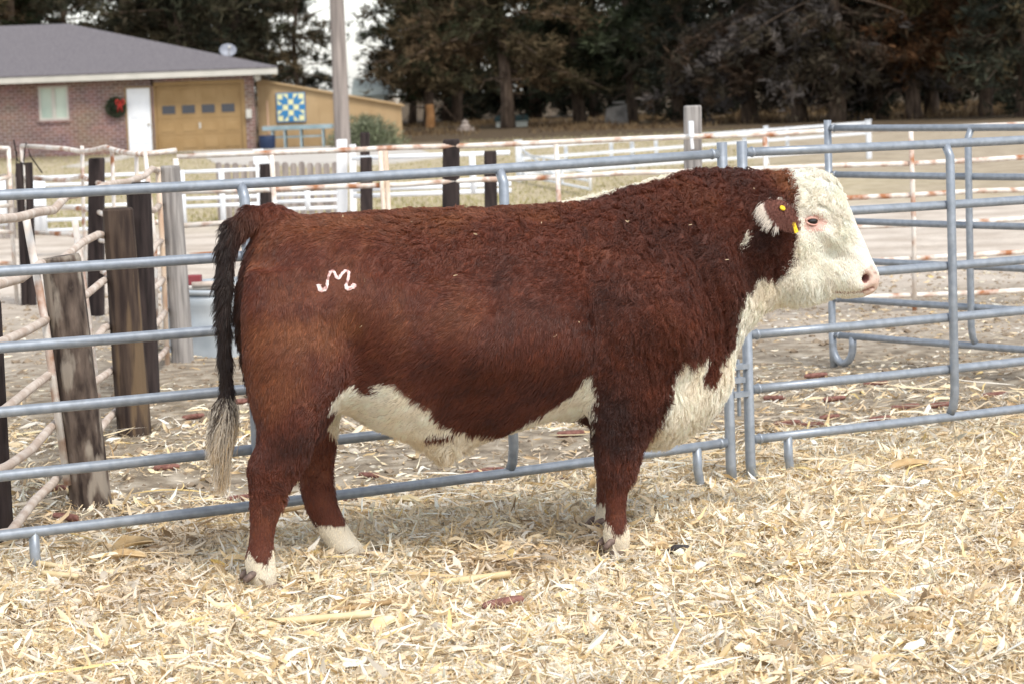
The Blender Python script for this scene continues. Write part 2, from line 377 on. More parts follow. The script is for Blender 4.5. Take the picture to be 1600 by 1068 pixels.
        p = 2.3; f = ((np.abs((s_-c_)/a_)**p+np.abs((n_-nc_)/b_)**p)**(1/p)-1)*np.minimum(a_, b_)
        f = np.maximum(f, np.maximum(R[0, 0]-z_, z_-R[-1, 0])); smin((slice(i0, i1), slice(j0, j1), slice(a0, a1)), f.astype(np.float32), k)
    def cone(a, b, ra, rb, k=.03):
        a, b = np.array(a), np.array(b); lo = np.minimum(a, b)-max(ra, rb)-.1; hi = np.maximum(a, b)+max(ra, rb)+.1
        I = [slice(max(0, np.searchsorted(g_, lo[t])), np.searchsorted(g_, hi[t])) for t, g_ in enumerate((xs, ns, zs))]
        s_ = xs[I[0], None, None]; n_ = ns[None, I[1], None]; z_ = zs[None, None, I[2]]; e = b-a
        t = np.clip(((s_-a[0])*e[0]+(n_-a[1])*e[1]+(z_-a[2])*e[2])/(e@e), 0, 1)
        f = np.sqrt((s_-a[0]-t*e[0])**2+(n_-a[1]-t*e[1])**2+(z_-a[2]-t*e[2])**2)-(ra+(rb-ra)*t); smin(tuple(I), f.astype(np.float32), k)
    near_hind = [(420, 385, 520, -.15, .09), (480, 377, 545, -.17, .12), (560, 380, 545, -.185, .125), (620, 390, 527, -.19, .115), (660, 402, 501, -.2, .095), (690, 402, 491, -.2, .08),
        (712, 391, 487, -.2, .066), (727, 385, 481, -.2, .062), (745, 387, 467, -.2, .054), (765, 390, 456, -.2, .046), (790, 390, 444, -.2, .040), (820, 390, 432, -.2, .037), (848, 388, 428, -.2, .039),
        (872, 381, 430, -.2, .048), (893, 384, 433, -.2, .050), (912, 391, 433, -.2, .047), (930, 397, 436, -.2, .047)]
    far_hind = [(560, 405, 545, .17, .11), (620, 425, 540, .18, .1), (660, 450, 529, .19, .085), (697, 460, 526, .2, .072), (722, 463, 522, .2, .062), (742, 466, 521, .2, .058), (762, 468, 523, .2, .052),
        (785, 473, 528, .2, .046), (806, 482, 536, .2, .042), (828, 495, 548, .2, .042), (846, 508, 561, .2, .045), (860, 516, 577, .2, .048), (874, 524, 590, .2, .05)]
    near_front = [(470, 935, 1085, -.17, .10), (540, 928, 1068, -.185, .115), (600, 925, 1038, -.195, .11), (645, 925, 1023, -.2, .092), (672, 928, 1014, -.2, .08), (695, 931, 1008, -.2, .072), (713, 934, 1001, -.2, .066),
        (742, 939, 992, -.2, .058), (766, 945, 980, -.2, .046), (798, 947, 977, -.2, .040), (815, 946, 979, -.2, .044), (835, 941, 985, -.2, .050), (850, 946, 983, -.2, .047), (868, 950, 984, -.2, .046)]
    far_front = [(540, 930, 1050, .185, .11), (600, 922, 1030, .195, .105), (660, 924, 1012, .2, .085), (700, 928, 998, .2, .07), (740, 932, 985, .2, .055), (766, 932, 970, .2, .046), (798, 931, 963, .2, .042),
        (815, 928, 964, .2, .047), (832, 926, 968, .2, .052), (850, 930, 970, .2, .05)]
    for L_ in (near_hind, far_hind, near_front, far_front): leg(L_)
    TL = [(480, 385, .06), (452, 356, .05), (424, 342, .046), (392, 343, .040), (367, 358, .032), (354, 388, .025), (350, 440, .021), (350, 500, .017), (352, 560, .014), (355, 610, .014), (355, 660, .008)]
    tp = [(*loc(x, y, 0), r) for x, y, r in TL]; tp = [((a[0], 0., a[1]), a[2]) for a in tp]
    for (a, ra), (b_, rb) in zip(tp[:-1], tp[1:]): cone(a, b_, ra, rb, .02)
    for sg in (-1, 1):       # scrotum/inner thigh fill, front dewlap fold, eyelid ridge
        cone((*[loc(470, 600)[0]], sg*.08, loc(470, 600)[1]), (loc(470, 655)[0], sg*.1, loc(470, 655)[1]), .09, .07, .05)
    # surface nets
    sg_ = F < 0; A = sg_.astype(np.int8); cs = 0
    cn = [(i, j, k) for i in (0, 1) for j in (0, 1) for k in (0, 1)]
    nx, ny, nz = F.shape
    cut = lambda G, o: G[o[0]:nx-1+o[0], o[1]:ny-1+o[1], o[2]:nz-1+o[2]]
    for o in cn: cs = cs+cut(A, o)
    act = (cs > 0) & (cs < 8); ijk = np.argwhere(act); idx = np.full(act.shape, -1, np.int64); idx[act] = np.arange(len(ijk))
    vals = {o: F[ijk[:, 0]+o[0], ijk[:, 1]+o[1], ijk[:, 2]+o[2]] for o in cn}
    acc = np.zeros((len(ijk), 3)); cnt = np.zeros(len(ijk))
    for a in cn:
        for ax in range(3):
            if a[ax] == 1: continue
            b2 = list(a); b2[ax] = 1; b2 = tuple(b2); fa, fb = vals[a], vals[b2]; cr = (fa < 0) != (fb < 0)
            t = np.where(cr, fa/np.where(cr, fa-fb, 1), 0); p = np.array(a, float)[None, :].repeat(len(ijk), 0); p[:, ax] += t
            acc[cr] += p[cr]; cnt[cr] += 1
    V = (ijk+acc/cnt[:, None])*H+np.array([xs[0], ns[0], zs[0]]); Q = []
    for ax in range(3):
        u, v = (ax+1) % 3, (ax+2) % 3; a = sg_; sl0 = [slice(1, -1)]*3; sl0[ax] = slice(0, -1); sl1 = list(sl0); sl1[ax] = slice(1, None)
        s0_ = a[tuple(sl0)]; s1_ = a[tuple(sl1)]; e = np.argwhere(s0_ != s1_); off = np.ones(3, int); off[ax] = 0
        flip = s0_[e[:, 0], e[:, 1], e[:, 2]]; e = e+off; um = np.zeros(3, int); um[u] = 1; vm = np.zeros(3, int); vm[v] = 1
        g = lambda q: idx[q[:, 0], q[:, 1], q[:, 2]]
        q = np.stack([g(e-um-vm), g(e-vm), g(e), g(e-um)], -1); q[~flip] = q[~flip][:, ::-1]; Q.append(q)
    Q = np.concatenate(Q); Q = Q[(Q >= 0).all(1)]
    # light smoothing
    E = np.concatenate([Q[:, [0, 1]], Q[:, [1, 2]], Q[:, [2, 3]], Q[:, [3, 0]]]); n = len(V)
    keep = V[:, 0] > loc(1225, 400)[0]
    for it in range(4):
        sm = np.zeros((n, 3)); ct = np.zeros(n)
        for c_ in range(3): sm[:, c_] = np.bincount(E[:, 0], V[E[:, 1], c_], n)+np.bincount(E[:, 1], V[E[:, 0], c_], n)
        ct = np.bincount(E[:, 0], minlength=n)+np.bincount(E[:, 1], minlength=n)
        tgt = sm/np.maximum(ct, 1)[:, None]; lam = np.where(keep, .25, .5)[:, None]; V = V+(tgt-V)*lam
    return V, Q
BV, BQ = build_body()
def vnormals(V, Q):
    d1 = V[Q[:, 2]]-V[Q[:, 0]]; d2 = V[Q[:, 3]]-V[Q[:, 1]]; fn = np.cross(d1, d2); N_ = np.zeros_like(V)
    for k in range(4):
        for c in range(3): N_[:, c] += np.bincount(Q[:, k], fn[:, c], len(V))
    return N_/(np.linalg.norm(N_, axis=1, keepdims=True)+1e-12)
BN = vnormals(BV, BQ)
# --- coat pattern (body space, mirrored on both sides)
FACE = LP([(1241, 240), (1258, 268), (1254, 300), (1247, 330), (1241, 361), (1244, 380), (1241, 402), (1233, 430), (1213, 437), (1193, 434), (1173, 453), (1157, 448), (1152, 485), (1150, 515), (1141, 548),
  (1121, 566), (1116, 602), (1091, 592), (1098, 550), (1068, 569), (1046, 555), (1035, 577), (1028, 617), (1020, 660), (1006, 720), (1100, 740), (1250, 600), (1420, 480), (1420, 380), (1300, 215)], -.15)
BELLY = LP([(515, 640), (517, 622), (540, 602), (554, 600), (564, 611), (588, 619), (575, 603), (590, 598), (612, 600), (648, 626), (672, 636), (688, 660), (720, 677), (760, 684), (812, 690), (838, 660), (884, 628), (896, 600), (914, 580), (924, 606), (926, 690), (800, 760), (640, 760), (545, 690), (536, 646)], -.2)
MUZ = LP([(1348, 425), (1354, 417), (1366, 413), (1385, 440), (1366, 470), (1356, 462), (1347, 446)], -.08)
PERI = LP([(392, 360), (380, 378), (372, 405), (378, 408), (386, 392), (394, 376)], 0)
def CP(x, y, n=-.2): return np.array(loc(x, y, n))
C_DARK, C_MID, C_RED = np.array(S(60, 30, 22)[:3]), np.array(S(102, 51, 33)[:3]), np.array(S(134, 81, 50)[:3])
C_WHITE, C_CREAM = np.array(S(250, 245, 232)[:3]), np.array(S(234, 217, 186)[:3])
C_SKIN, C_NOSE = np.array(S(218, 178, 164)[:3]), np.array(S(218, 190, 174)[:3])
def gau(x, z, px, py, a, b, n=-.2):
    c = CP(px, py, n); return np.exp(-((x-c[0])/a)**2-((z-c[1])/b)**2)
def coat(p, jag=1.0):
    """p (n,3) body space -> colour (n,3), whiteness, length, curl"""
    n_ = p[:, 1]-bend(p[:, 0]); j = vnoise3(p*38, 2)*.010*jag+vnoise3(p*110, 3)*.006*jag
    x = p[:, 0]+j[:, 0]; z = p[:, 2]+j[:, 2]
    w = inpoly(x, z, FACE) | inpoly(x, z, BELLY)
    w &= ~((np.abs(n_) > .115) & (p[:, 2] < loc(985, 690, -.2)[1]+.03) & (x < loc(1012, 690, -.2)[0]) & (x > loc(919, 700, -.2)[0]))   # fore legs stay brown
    w &= ~((p[:, 2] < loc(560, 700)[1]) & (x < loc(560, 700)[0]))
    w &= ~((np.abs(n_) > .1) & (x < loc(520, 640, -.2)[0]-.004) & (p[:, 2] < loc(500, 630)[1]))
    c = CP(572, 608, -.22); u_, v_ = (x-c[0])*.8-(z-c[1])*.6, (x-c[0])*.6+(z-c[1])*.8; w &= ~((u_/.045)**2+(v_/.016)**2 < 1); c = CP(684, 681, -.09); w &= ~((((x-c[0])/.055)**2+((z-c[1])/.013)**2 < 1))
    c = CP(1165, 372, -.17); xo, zo = p[:, 0]-c[0]+j[:, 0]*.3, p[:, 2]-c[1]; w |= (((xo*.9-zo*.43)/.011)**2+((zo*.9+xo*.43)/.030)**2 < 1) & (n_ < 0)
    sc = np.where(n_ < 0, np.where(p[:, 0] < loc(700, 700)[0], loc(405, 870, -.2)[0], loc(961, 830, -.2)[0]), -9); sock = p[:, 2] < np.where(sc > -5, .094+.07*np.clip((p[:, 0]-sc)/.05, -1, 1)**2, .125)+j[:, 2]*2.6
    fr = (p[:, 0] > loc(500, 830, .2)[0]) & (p[:, 0] < loc(640, 830)[0]) & (n_ > 0)
    sock |= fr & (p[:, 2]+j[:, 2]*2 < .10+ (p[:, 0]-loc(528, 850, .2)[0])*1.2)
    w |= sock
    crest = (n_ > -.018) & (n_ < .07) & (x > loc(880, 315)[0]) & (x < loc(1150, 262)[0]) & (p[:, 2] > 1.12) & (n_ > .03-.05*vnoise(p*9, 71)-.03); w |= crest
    peri = inpoly(p[:, 0], p[:, 2], PERI) & (np.abs(n_) < .0)
    tail = p[:, 0] < loc(366, 430)[0]
    tdark = np.clip((loc(400, 345)[0]+.02-p[:, 0])/.12, 0, 1)*(p[:, 0] < loc(410, 360)[0])*(np.abs(n_) < .06)
    RM = np.array([[.36, .48, -.8], [-.8, .6, 0], [.48, .64, .6]]); pr = p@RM.T; pr = pr+.03*vnoise3(pr*9, 27); n1 = .6*vnoise(pr*5, 21)+.5*vnoise((pr@RM.T)*8.3, 25); n2 = vnoise((pr@RM.T)*17, 22); n3 = vnoise(pr*60, 23)
    t = .44+.26*n1+.16*n2+.08*n3
    t += .55*gau(p[:, 0], p[:, 2], 455, 520, .17, .06)+.3*gau(p[:, 0], p[:, 2], 400, 620, .1, .12)+.25*gau(p[:, 0], p[:, 2], 520, 480, .4, .25)+.35*gau(p[:, 0], p[:, 2], 680, 340, .5, .06)
    t -= .12*gau(p[:, 0], p[:, 2], 960, 480, .5, .25)+.3*gau(p[:, 0], p[:, 2], 1200, 380, .12, .2, -.15)+.35*gau(p[:, 0], p[:, 2], 960, 660, .12, .14)
    t += 1.3*gau(p[:, 0], p[:, 2], 1238, 276, .05, .06, -.1)-.3*gau(p[:, 0], p[:, 2], 450, 690, .1, .06)+.15*gau(p[:, 0], p[:, 2], 420, 790, .1, .08)
    t = np.clip(t, 0, 1)[:, None]
    c_br = np.where(t < .5, C_DARK+(C_MID-C_DARK)*(t*2), C_MID+(C_RED-C_MID)*(t*2-1))
    c_br = c_br*(1-tdark[:, None])+np.array(S(46, 32, 27)[:3])*tdark[:, None]
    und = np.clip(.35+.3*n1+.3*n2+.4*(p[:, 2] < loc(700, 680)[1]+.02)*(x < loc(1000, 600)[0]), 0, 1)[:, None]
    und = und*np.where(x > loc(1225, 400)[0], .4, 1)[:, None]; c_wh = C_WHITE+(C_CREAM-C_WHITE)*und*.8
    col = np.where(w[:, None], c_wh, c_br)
    dirty = (p[:, 2] < .05)[:, None]; col = np.where(dirty & w[:, None], col*.82+np.array(S(190, 160, 120)[:3])*.1, col)
    muz = inpoly(p[:, 0], p[:, 2], MUZ) & (np.abs(n_) < .2)
    e = CP(1272, 348, -.13); de = np.sqrt(((p[:, 0]-e[0])/.040)**2+((p[:, 2]-e[1])/.034)**2); eye = de < 1
    ns = CP(1351, 435, -.07); nos = (((p[:, 0]-ns[0])/.014)**2+((p[:, 2]-ns[1])/.016)**2) < 1
    # hair length, curl
    f = np.clip((p[:, 0]-loc(840, 400)[0])/.28, 0, 1); top = np.clip((p[:, 2]-loc(700, 380)[1])/.08, 0, 1)
    top2 = np.clip((p[:, 2]-loc(700, 450)[1])/.12, 0, 1)*np.clip((p[:, 0]-loc(540, 400)[0])/.2, 0, 1); curl = np.clip(.12+.62*f+.18*top+.26*top2, 0, 1); L = .017+.008*f+.005*top+.005*top2
    legs = p[:, 2] < loc(700, 690)[1]; low = np.clip((loc(960, 745, -.2)[1]-p[:, 2])/.05, 0, 1)
    curl = np.where(legs, .45*(1-low), curl); L = np.where(w & (p[:, 2] < .2), .006, L); L = np.where(legs & ~(w & (p[:, 2] < .2)), np.where(p[:, 0] > loc(800, 700)[0], .022, .015)*(1-low)+.010*low, L)
    hd = p[:, 0] > loc(1243, 380)[0]; fore = hd & ((p[:, 2]-loc(1300, 370)[1])*1+(p[:, 0]-loc(1300, 370)[0])*.55 > .0)
    L = np.where(hd, .014, L); curl = np.where(hd, .30, curl); L = np.where(fore, .027, L); curl = np.where(fore, 1.0, curl)
    nose = np.clip((loc(1345, 430)[0]-p[:, 0])/.12, .22, 1); L = np.where(hd, L*nose, L); curl = np.where(hd, curl*np.clip(nose*1.5-.4, 0, 1), curl)
    br = w & (p[:, 2] < loc(1200, 445)[1]) & (p[:, 0] > loc(1000, 500)[0]) & (p[:, 0] < loc(1285, 470)[0]); L = np.where(br, np.where(p[:, 0] > loc(1190, 480)[0], .022, .026), L); curl = np.where(br, .42, curl)
    under = w & (p[:, 2] < loc(690, 690)[1]) & (p[:, 0] > loc(640, 690)[0]) & (p[:, 0] < loc(740, 690)[0]); L = np.where(under, .035, L)
    L = np.where(tdark > .2, .024+.016*tdark, L)
    L = np.where(muz | nos | peri, 0, L); L = np.where(eye, np.where(de < .8, 0, .005), L); ring_ = (de >= 1) & (de < 1.9); L = np.where(ring_, np.minimum(L, .007), L); curl = np.where(ring_, .1, curl)
    skin = col*.75
    mlp = LP([(1369, 449), (1350, 456), (1332, 459), (1308, 457)], -.08); mdl = polydist(p[:, 0], p[:, 2], mlp, False); L = np.where(hd & (mdl < .013), np.minimum(L, .004), L); skin = np.where(muz[:, None], C_NOSE, skin); skin = np.where((hd & (mdl < .0045))[:, None], np.array(S(150, 112, 100)[:3]), skin); skin = np.where(eye[:, None], C_SKIN, skin)
    nv = np.clip(vnoise(p*90, 31)-.45, 0, .3)[:, None]/.3; skin = np.where(muz[:, None], skin*(1-nv*.6)+np.array(S(90, 60, 52)[:3])*nv*.6, skin)
    skin = np.where(nos[:, None], np.array(S(126, 84, 78)[:3]), skin); skin = np.where(peri[:, None], np.array(S(206, 186, 178)[:3]), skin)
    return col, w, L, curl, skin, hd, low
bull = thing('bull', 'stocky reddish brown and white bull standing side-on before the tube panels on the straw', 'bull', (B_O[0], B_O[1], 0))
bull.rotation_euler = (0, 0, PSI)
cB, wB, LB, kB, skB, _, _ = coat(BV, .6)
M_SKIN = attr_mat('bull_hide', .6, .3, bump=.002, bscale=260)
raw_mesh('body', BV, BQ, M_SKIN, bull, True, np.concatenate([skB, np.ones((len(BV), 1))], 1))
kdt = kdtree.KDTree(len(BV))
for i_, p_ in enumerate(BV): kdt.insert(p_, i_)
kdt.balance()
def surf(px, py, side=-1):                      # body surface point (near side) seen at a picture point
    r = ray(px, py); o_ = CPOS-B_O; ol = np.array([o_@B_S, o_@B_N, o_[2]]); rl = np.array([r@B_S, r@B_N, r[2]])
    rl /= np.linalg.norm(rl); d = BV-ol; t = d@rl; off = np.linalg.norm(d-t[:, None]*rl, axis=1); c = np.where(off < .009)[0]
    if len(c) == 0: c = np.argsort(off)[:3]
    i = c[np.argmin(t[c])]; k = c[t[c] < t[i]+.04]; wt_ = 1/(off[k]+.002)**2; return ol+rl*(t[k]*wt_).sum()/wt_.sum(), (BN[k]*wt_[:, None]).sum(0)/np.linalg.norm((BN[k]*wt_[:, None]).sum(0))
# --- brand scar on the hip
BR = catmull([(498, 444), (499, 451), (504, 454.5), (510, 449), (512, 438), (516, 425), (521, 424), (525, 432), (528, 436), (533, 430), (540, 423), (545, 427), (544, 436), (541, 446), (542, 451), (549, 450), (555, 444)], 5)
bp_ = [surf(x, y) for x, y in BR]; mb = MB()
bpts = np.array([p+n*.002 for p, n in bp_]); 
for i_ in range(3): bpts[1:-1] = (bpts[:-2]+2*bpts[1:-1]+bpts[2:])/4
mb.tube(list(bpts), [(.0052+.0034*min(1, max(0, (16-min(k, len(bp_)-1-k))/8)))*(.55 if k in (0, len(bp_)-1) else 1)*(.95+.28*math.sin(k*1.7)*math.sin(k*.63+1)) for k in range(len(bp_))], 10); mb.v = [tuple(q) for q in np.array(mb.v)+vnoise3(np.array(mb.v)*170, 5)*.0016]
v_ = np.array(mb.v); nb_ = np.mean([n for p, n in bp_], 0); nb_ /= np.linalg.norm(nb_); ctr_ = np.repeat(bpts, 10, 0); dv_ = v_-ctr_; mb.v = [tuple(q) for q in v_-np.outer(dv_@nb_, nb_)*.70]
bpts = np.array(bpts); M_SCAR = mat('pink_brand_scar', S(214, 166, 160), S(244, 222, 218), 90, .6, 0, .002, c3=S(168, 128, 122), s3=70)
raw_mesh('brand_mark', mb.v, mb.f, M_SCAR, bull, True)
# --- eyes
M_EYE = mat('dark_eye', S(20, 13, 12), rough=.08, spec=.6); M_LID = mat('pink_eyelid', S(206, 156, 142), S(226, 188, 174), 50, .5)
for sg in (-1, 1):
    ep, en = surf(1269.7, 346); c = ep-en*.003; c = np.array([c[0], 2*bend(c[0])-c[1] if sg > 0 else c[1], c[2]]); m = MB()
    prof = [(.020*math.sin(a), .020*math.cos(a)) for a in np.linspace(.01, math.pi-.01, 11)]
    m.lathe(prof, c, 18); v = np.array(m.v)-c; v[:, 1] *= .75; ang = -.15; ca, sa = math.cos(ang), math.sin(ang)
    eye_o = raw_mesh('eye', v+c, m.f, M_EYE, bull, True)
    m = MB()
    for k_, (dz, rr) in enumerate(((1, .0048), (-1, .0038))):
        pts = []
        for a in np.linspace(0, math.pi, 9):
            u = math.cos(a)*.025; q = math.sin(a)*(.0135 if dz > 0 else .0125)*dz; pts.append(c+np.array([u, sg*(.011-.009*abs(math.cos(a))**2), q+u*ang*.6]))
        m.tube(pts, rr, 8)
    raw_mesh('eyelid', m.v, m.f, M_LID, eye_o, True)
# --- ears
M_EAR = attr_mat('ear_hide', .75, .2); M_TAG = mat('yellow_plastic', S(238, 200, 40), rough=.45, spec=.4)
HAIR = []        # (pts (m,K,3), col (m,3), radius)
def strands(P0, D, L, col, K=5, curl=0, rad=.0010, sag=0.0, seed=0, cid=None, turns=1.2):
    n = len(P0); rg = np.random.default_rng(seed); t = np.linspace(0, 1, K)[None, :, None]
    D = D/(np.linalg.norm(D, axis=1, keepdims=True)+1e-9); a = np.where(np.abs(D[:, :1]) < .8, np.array([[1., 0, 0]]), np.array([[0, 0, 1.]]))
    e1 = np.cross(D, a); e1 /= np.linalg.norm(e1, axis=1, keepdims=True)+1e-9; e2 = np.cross(D, e1)
    ph = (rg.random(n)*6.28 if cid is None else (cid*2.399) % 6.283)+rg.normal(0, .3, n); cur = np.asarray(curl)*np.ones(n); Ls = L[:, None, None]
    A = (cur*.21)[:, None, None]*Ls*np.minimum(t*1.6, 1)
    th = ph[:, None, None]+t*6.283*turns
    pts = P0[:, None, :]+D[:, None, :]*Ls*t*(1-.25*cur[:, None, None])+A*(np.cos(th)-np.cos(ph)[:, None, None])*e1[:, None, :]+A*(np.sin(th)-np.sin(ph)[:, None, None])*e2[:, None, :]
    pts[:, :, 2] -= (sag*L)[:, None]*(t[:, :, 0]**2) if np.ndim(sag) else sag*L[:, None]*t[:, :, 0]**2
    return pts
def hair_obj(name, groups, m, parent):
    tot = sum(g[0].shape[0] for g in groups); sizes = []; P = []; C = []; R = []
    for pts, col, rad in groups:
        n, K, _ = pts.shape; sizes += [K]*n; P.append(pts.reshape(-1, 3)); C.append(np.repeat(col, K, 0)); tp = np.linspace(1, .25, K)
        R.append((np.ones((n, 1))*(rad*tp[None, :] if np.ndim(rad) == 0 else rad[:, None]*tp[None, :])).ravel())
    P = np.concatenate(P).astype(np.float32); C = np.concatenate(C); R = np.concatenate(R).astype(np.float32)
    h = bpy.data.hair_curves.new(name); h.add_curves(sizes)
    at = h.attributes.get('position') or h.attributes.new('position', 'FLOAT_VECTOR', 'POINT'); at.data.foreach_set('vector', P.ravel())
    at = h.attributes.get('radius') or h.attributes.new('radius', 'FLOAT', 'POINT'); at.data.foreach_set('value', R)
    at = h.attributes.new('col', 'FLOAT_COLOR', 'POINT'); at.data.foreach_set('color', np.concatenate([C, np.ones((len(C), 1))], 1).astype(np.float32).ravel())
    h.materials.append(m); o = bpy.data.objects.new(name, h); COL.objects.link(o); o.parent = parent; return o
M_HAIR = attr_mat('bull_hair', .42, .5)
def _translucent(m, f):
    N = m.node_tree; a = [n for n in N.nodes if n.type == 'ATTRIBUTE'][0]; t = N.nodes.new('ShaderNodeBsdfTranslucent'); mx = N.nodes.new('ShaderNodeMixShader'); mx.inputs[0].default_value = f
    N.links.new(a.outputs['Color'], t.inputs['Color']); N.links.new(N.nodes['Principled BSDF'].outputs[0], mx.inputs[1]); N.links.new(t.outputs[0], mx.inputs[2]); N.links.new(mx.outputs[0], N.nodes['Material Output'].inputs['Surface'])
_translucent(M_HAIR, .2)
for sg in (-1, 1):
    b0 = loc(1236, 313, -.13); base = np.array([b0[0], bend(b0[0])+sg*.115, b0[1]]); t0 = loc(1213, 352, -.24)
    tip = np.array([t0[0]-.005, bend(t0[0])+sg*.255, t0[1]+.0]); ax = tip-base; Le = np.linalg.norm(ax); axn = ax/Le
    wd = np.array([-1., 0, .38]); wd -= axn*(wd@axn); wd /= np.linalg.norm(wd); up = np.cross(axn, wd); up = up if up[2]*1+(-sg)*0 > 0 else -up
    V = []; cc = []; nu, nv = 17, 13
    for i in range(nu):
        u = i/(nu-1); wid = .070*math.sin(math.pi*min(1, (u*.92+.08))**.75)**.8+.012*(1-u)
        for k in range(nv):
            v = (k/(nv-1)-.5)*2; V.append(base+ax*u+wd*wid*v-up*(wid*.55*v*v)+up*.012*math.sin(u*3.1))
    V = np.array(V); n = len(V); nrm = up
    V2 = V-up*.006; F = []
    for i in range(nu-1):
        for k in range(nv-1):
            a = i*nv+k; F += [(a, a+1, a+nv+1, a+nv), (n+a+nv, n+a+nv+1, n+a+1, n+a)]
    rim = [k for k in range(nv)]+[i*nv+nv-1 for i in range(1, nu)]+[(nu-1)*nv+k for k in range(nv-2, -1, -1)]+[i*nv for i in range(nu-2, 0, -1)]
    for a, b_ in zip(rim, rim[1:]+rim[:1]): F.append((b_, a, n+a, n+b_))
    vv = np.tile(np.abs(np.linspace(-1, 1, nv)), nu); vs = np.tile(np.linspace(-1, 1, nv), nu); uu = np.repeat(np.linspace(0, 1, nu), nv)
    wt = np.clip((np.maximum(vs, (uu-.14)*1.0)-.84)/.12, 0, 1)[:, None]; wt = np.maximum(wt, np.clip((.16-uu)/.05, 0, 1)[:, None]); brn = np.array(S(132, 88, 76)[:3]); pk = np.array(S(225, 205, 192)[:3])
    cl = brn*(1-wt)+pk*wt; cl2 = np.tile(np.array(S(190, 150, 135)[:3]), (n, 1))
    ear = raw_mesh('ear', np.concatenate([V, V2]), F, M_EAR, bull, True, np.concatenate([np.concatenate([cl, cl2]), np.ones((2*n, 1))], 1))
    rg = np.random.default_rng(5+sg); k_ = rg.integers(0, n, 5200); P0 = V[k_]+rg.normal(0, .003, (5200, 3)); out = (V[k_]-(base+ax*uu[k_][:, None])); out /= np.linalg.norm(out, axis=1, keepdims=True)+1e-6
    edge = (wt[k_, 0] > .3); D = axn*.9+np.where(edge[:, None], np.array([-.35, 0, -.55]), 0)+out*np.where(edge, .6, .15)[:, None]+up*np.where(edge, .15, .35)[:, None]+rg.normal(0, .2, (5200, 3)); Lh = np.where(edge, rg.uniform(.014, .048, 5200), rg.uniform(.008, .016, 5200))
    HAIR.append((strands(P0, D, Lh, None, 5, .15, seed=3, sag=.35), np.where(edge[:, None], np.array(S(236, 226, 212)[:3]), brn*rg.uniform(.7, 1.25, (5200, 1))), .0009))
    # ear tag button and hanging stub
    ctr = base+ax*.55+wd*.012+up*.019; m = MB(); e1 = axn; e2 = wd; pr = []
    for h_, r_ in ((0, .0105), (.004, .011), (.006, .009), (.0065, .0001)):
        pr.append([ctr+(e1*math.cos(a)+e2*math.sin(a))*r_+up*h_ for a in np.linspace(0, 2*math.pi, 20, endpoint=False)])
    v = sum(pr, []); f = [(i*20+k, i*20+(k+1) % 20, (i+1)*20+(k+1) % 20, (i+1)*20+k) for i in range(3) for k in range(20)]; m.add(v, f); m.add(pr[0], [tuple(range(19, -1, -1))])
    raw_mesh('ear_tag', m.v, m.f, M_TAG, ear, True)
    if sg < 0:
        q0, q1 = surf(1234, 347)[0]+np.array([0, -.03, 0]), surf(1239, 363)[0]+np.array([0, -.03, 0]); m = MB()
        sd_ = np.array([.007, .003, .0015]); nn = np.array([0, -.003, 0])
        m.hexa([q0-sd_, q0+sd_, q0+sd_+nn, q0-sd_+nn, q1-sd_*1.3, q1+sd_*1.3, q1+sd_*1.3+nn, q1-sd_*1.3+nn]); raw_mesh('tag_flap', m.v, m.f, M_TAG, ear)
# --- hooves and dewclaws
M_HOOF = mat('horn_hoof', S(96, 80, 70), S(150, 132, 114), 30, .6, 0, .001, (1, 1, .3)); M_DEW = mat('dewclaw_horn', S(84, 70, 64), S(136, 116, 106), 40, .6)
def hoof(px0, px1, py, n):
    a = loc(px0, py, n); b_ = loc(px1, py, n); L_ = b_[0]-a[0]; z = -.035
    for sg in (-1, 1):
        v = []; m = MB(); K = 9
        ring = lambda zz, k, sh: [(a[0]+L_*.5+sh+math.cos(t)*L_*.5*k, n+sg*.026+math.sin(t)*.025*k*(1-.35*max(0, math.cos(t))), zz) for t in np.linspace(0, 2*math.pi, 16, endpoint=False)]
        rs = [ring(z, 1.10, .022), ring(z+.012, 1.12, .02), ring(z+.042, .99, .008), ring(z+.060, .85, 0), ring(z+.067, .5, 0)]
        v = sum(rs, []); f = [(i*16+k, i*16+(k+1) % 16, (i+1)*16+(k+1) % 16, (i+1)*16+k) for i in range(4) for k in range(16)]
        m.add(v, f); m.add(rs[0], [tuple(range(15, -1, -1))]); m.add(rs[4], [tuple(range(16))]); raw_mesh('hoof', m.v, m.f, M_HOOF, bull, True)
def dewclaw(px, py, n):
    c = loc(px, py, n)
    for sg in (-1, 1):
        m = MB(); m.tube([(c[0]+.03, n+sg*.03, c[1]+.018), (c[0]+.008, n+sg*.034, c[1]+.008), (c[0]-.012, n+sg*.034, c[1]-.008), (c[0]-.018, n+sg*.034, c[1]-.016)], [.010, .013, .011, .003], 10)
        raw_mesh('dewclaw', m.v, m.f, M_DEW, bull, True)
hoof(395, 437, 930, -.2); hoof(528, 590, 874, .2); hoof(946, 985, 868, -.2); hoof(930, 970, 850, .2)
dewclaw(386, 899, -.2); dewclaw(527, 868, .2); dewclaw(946, 848, -.2); dewclaw(927, 818, .2)
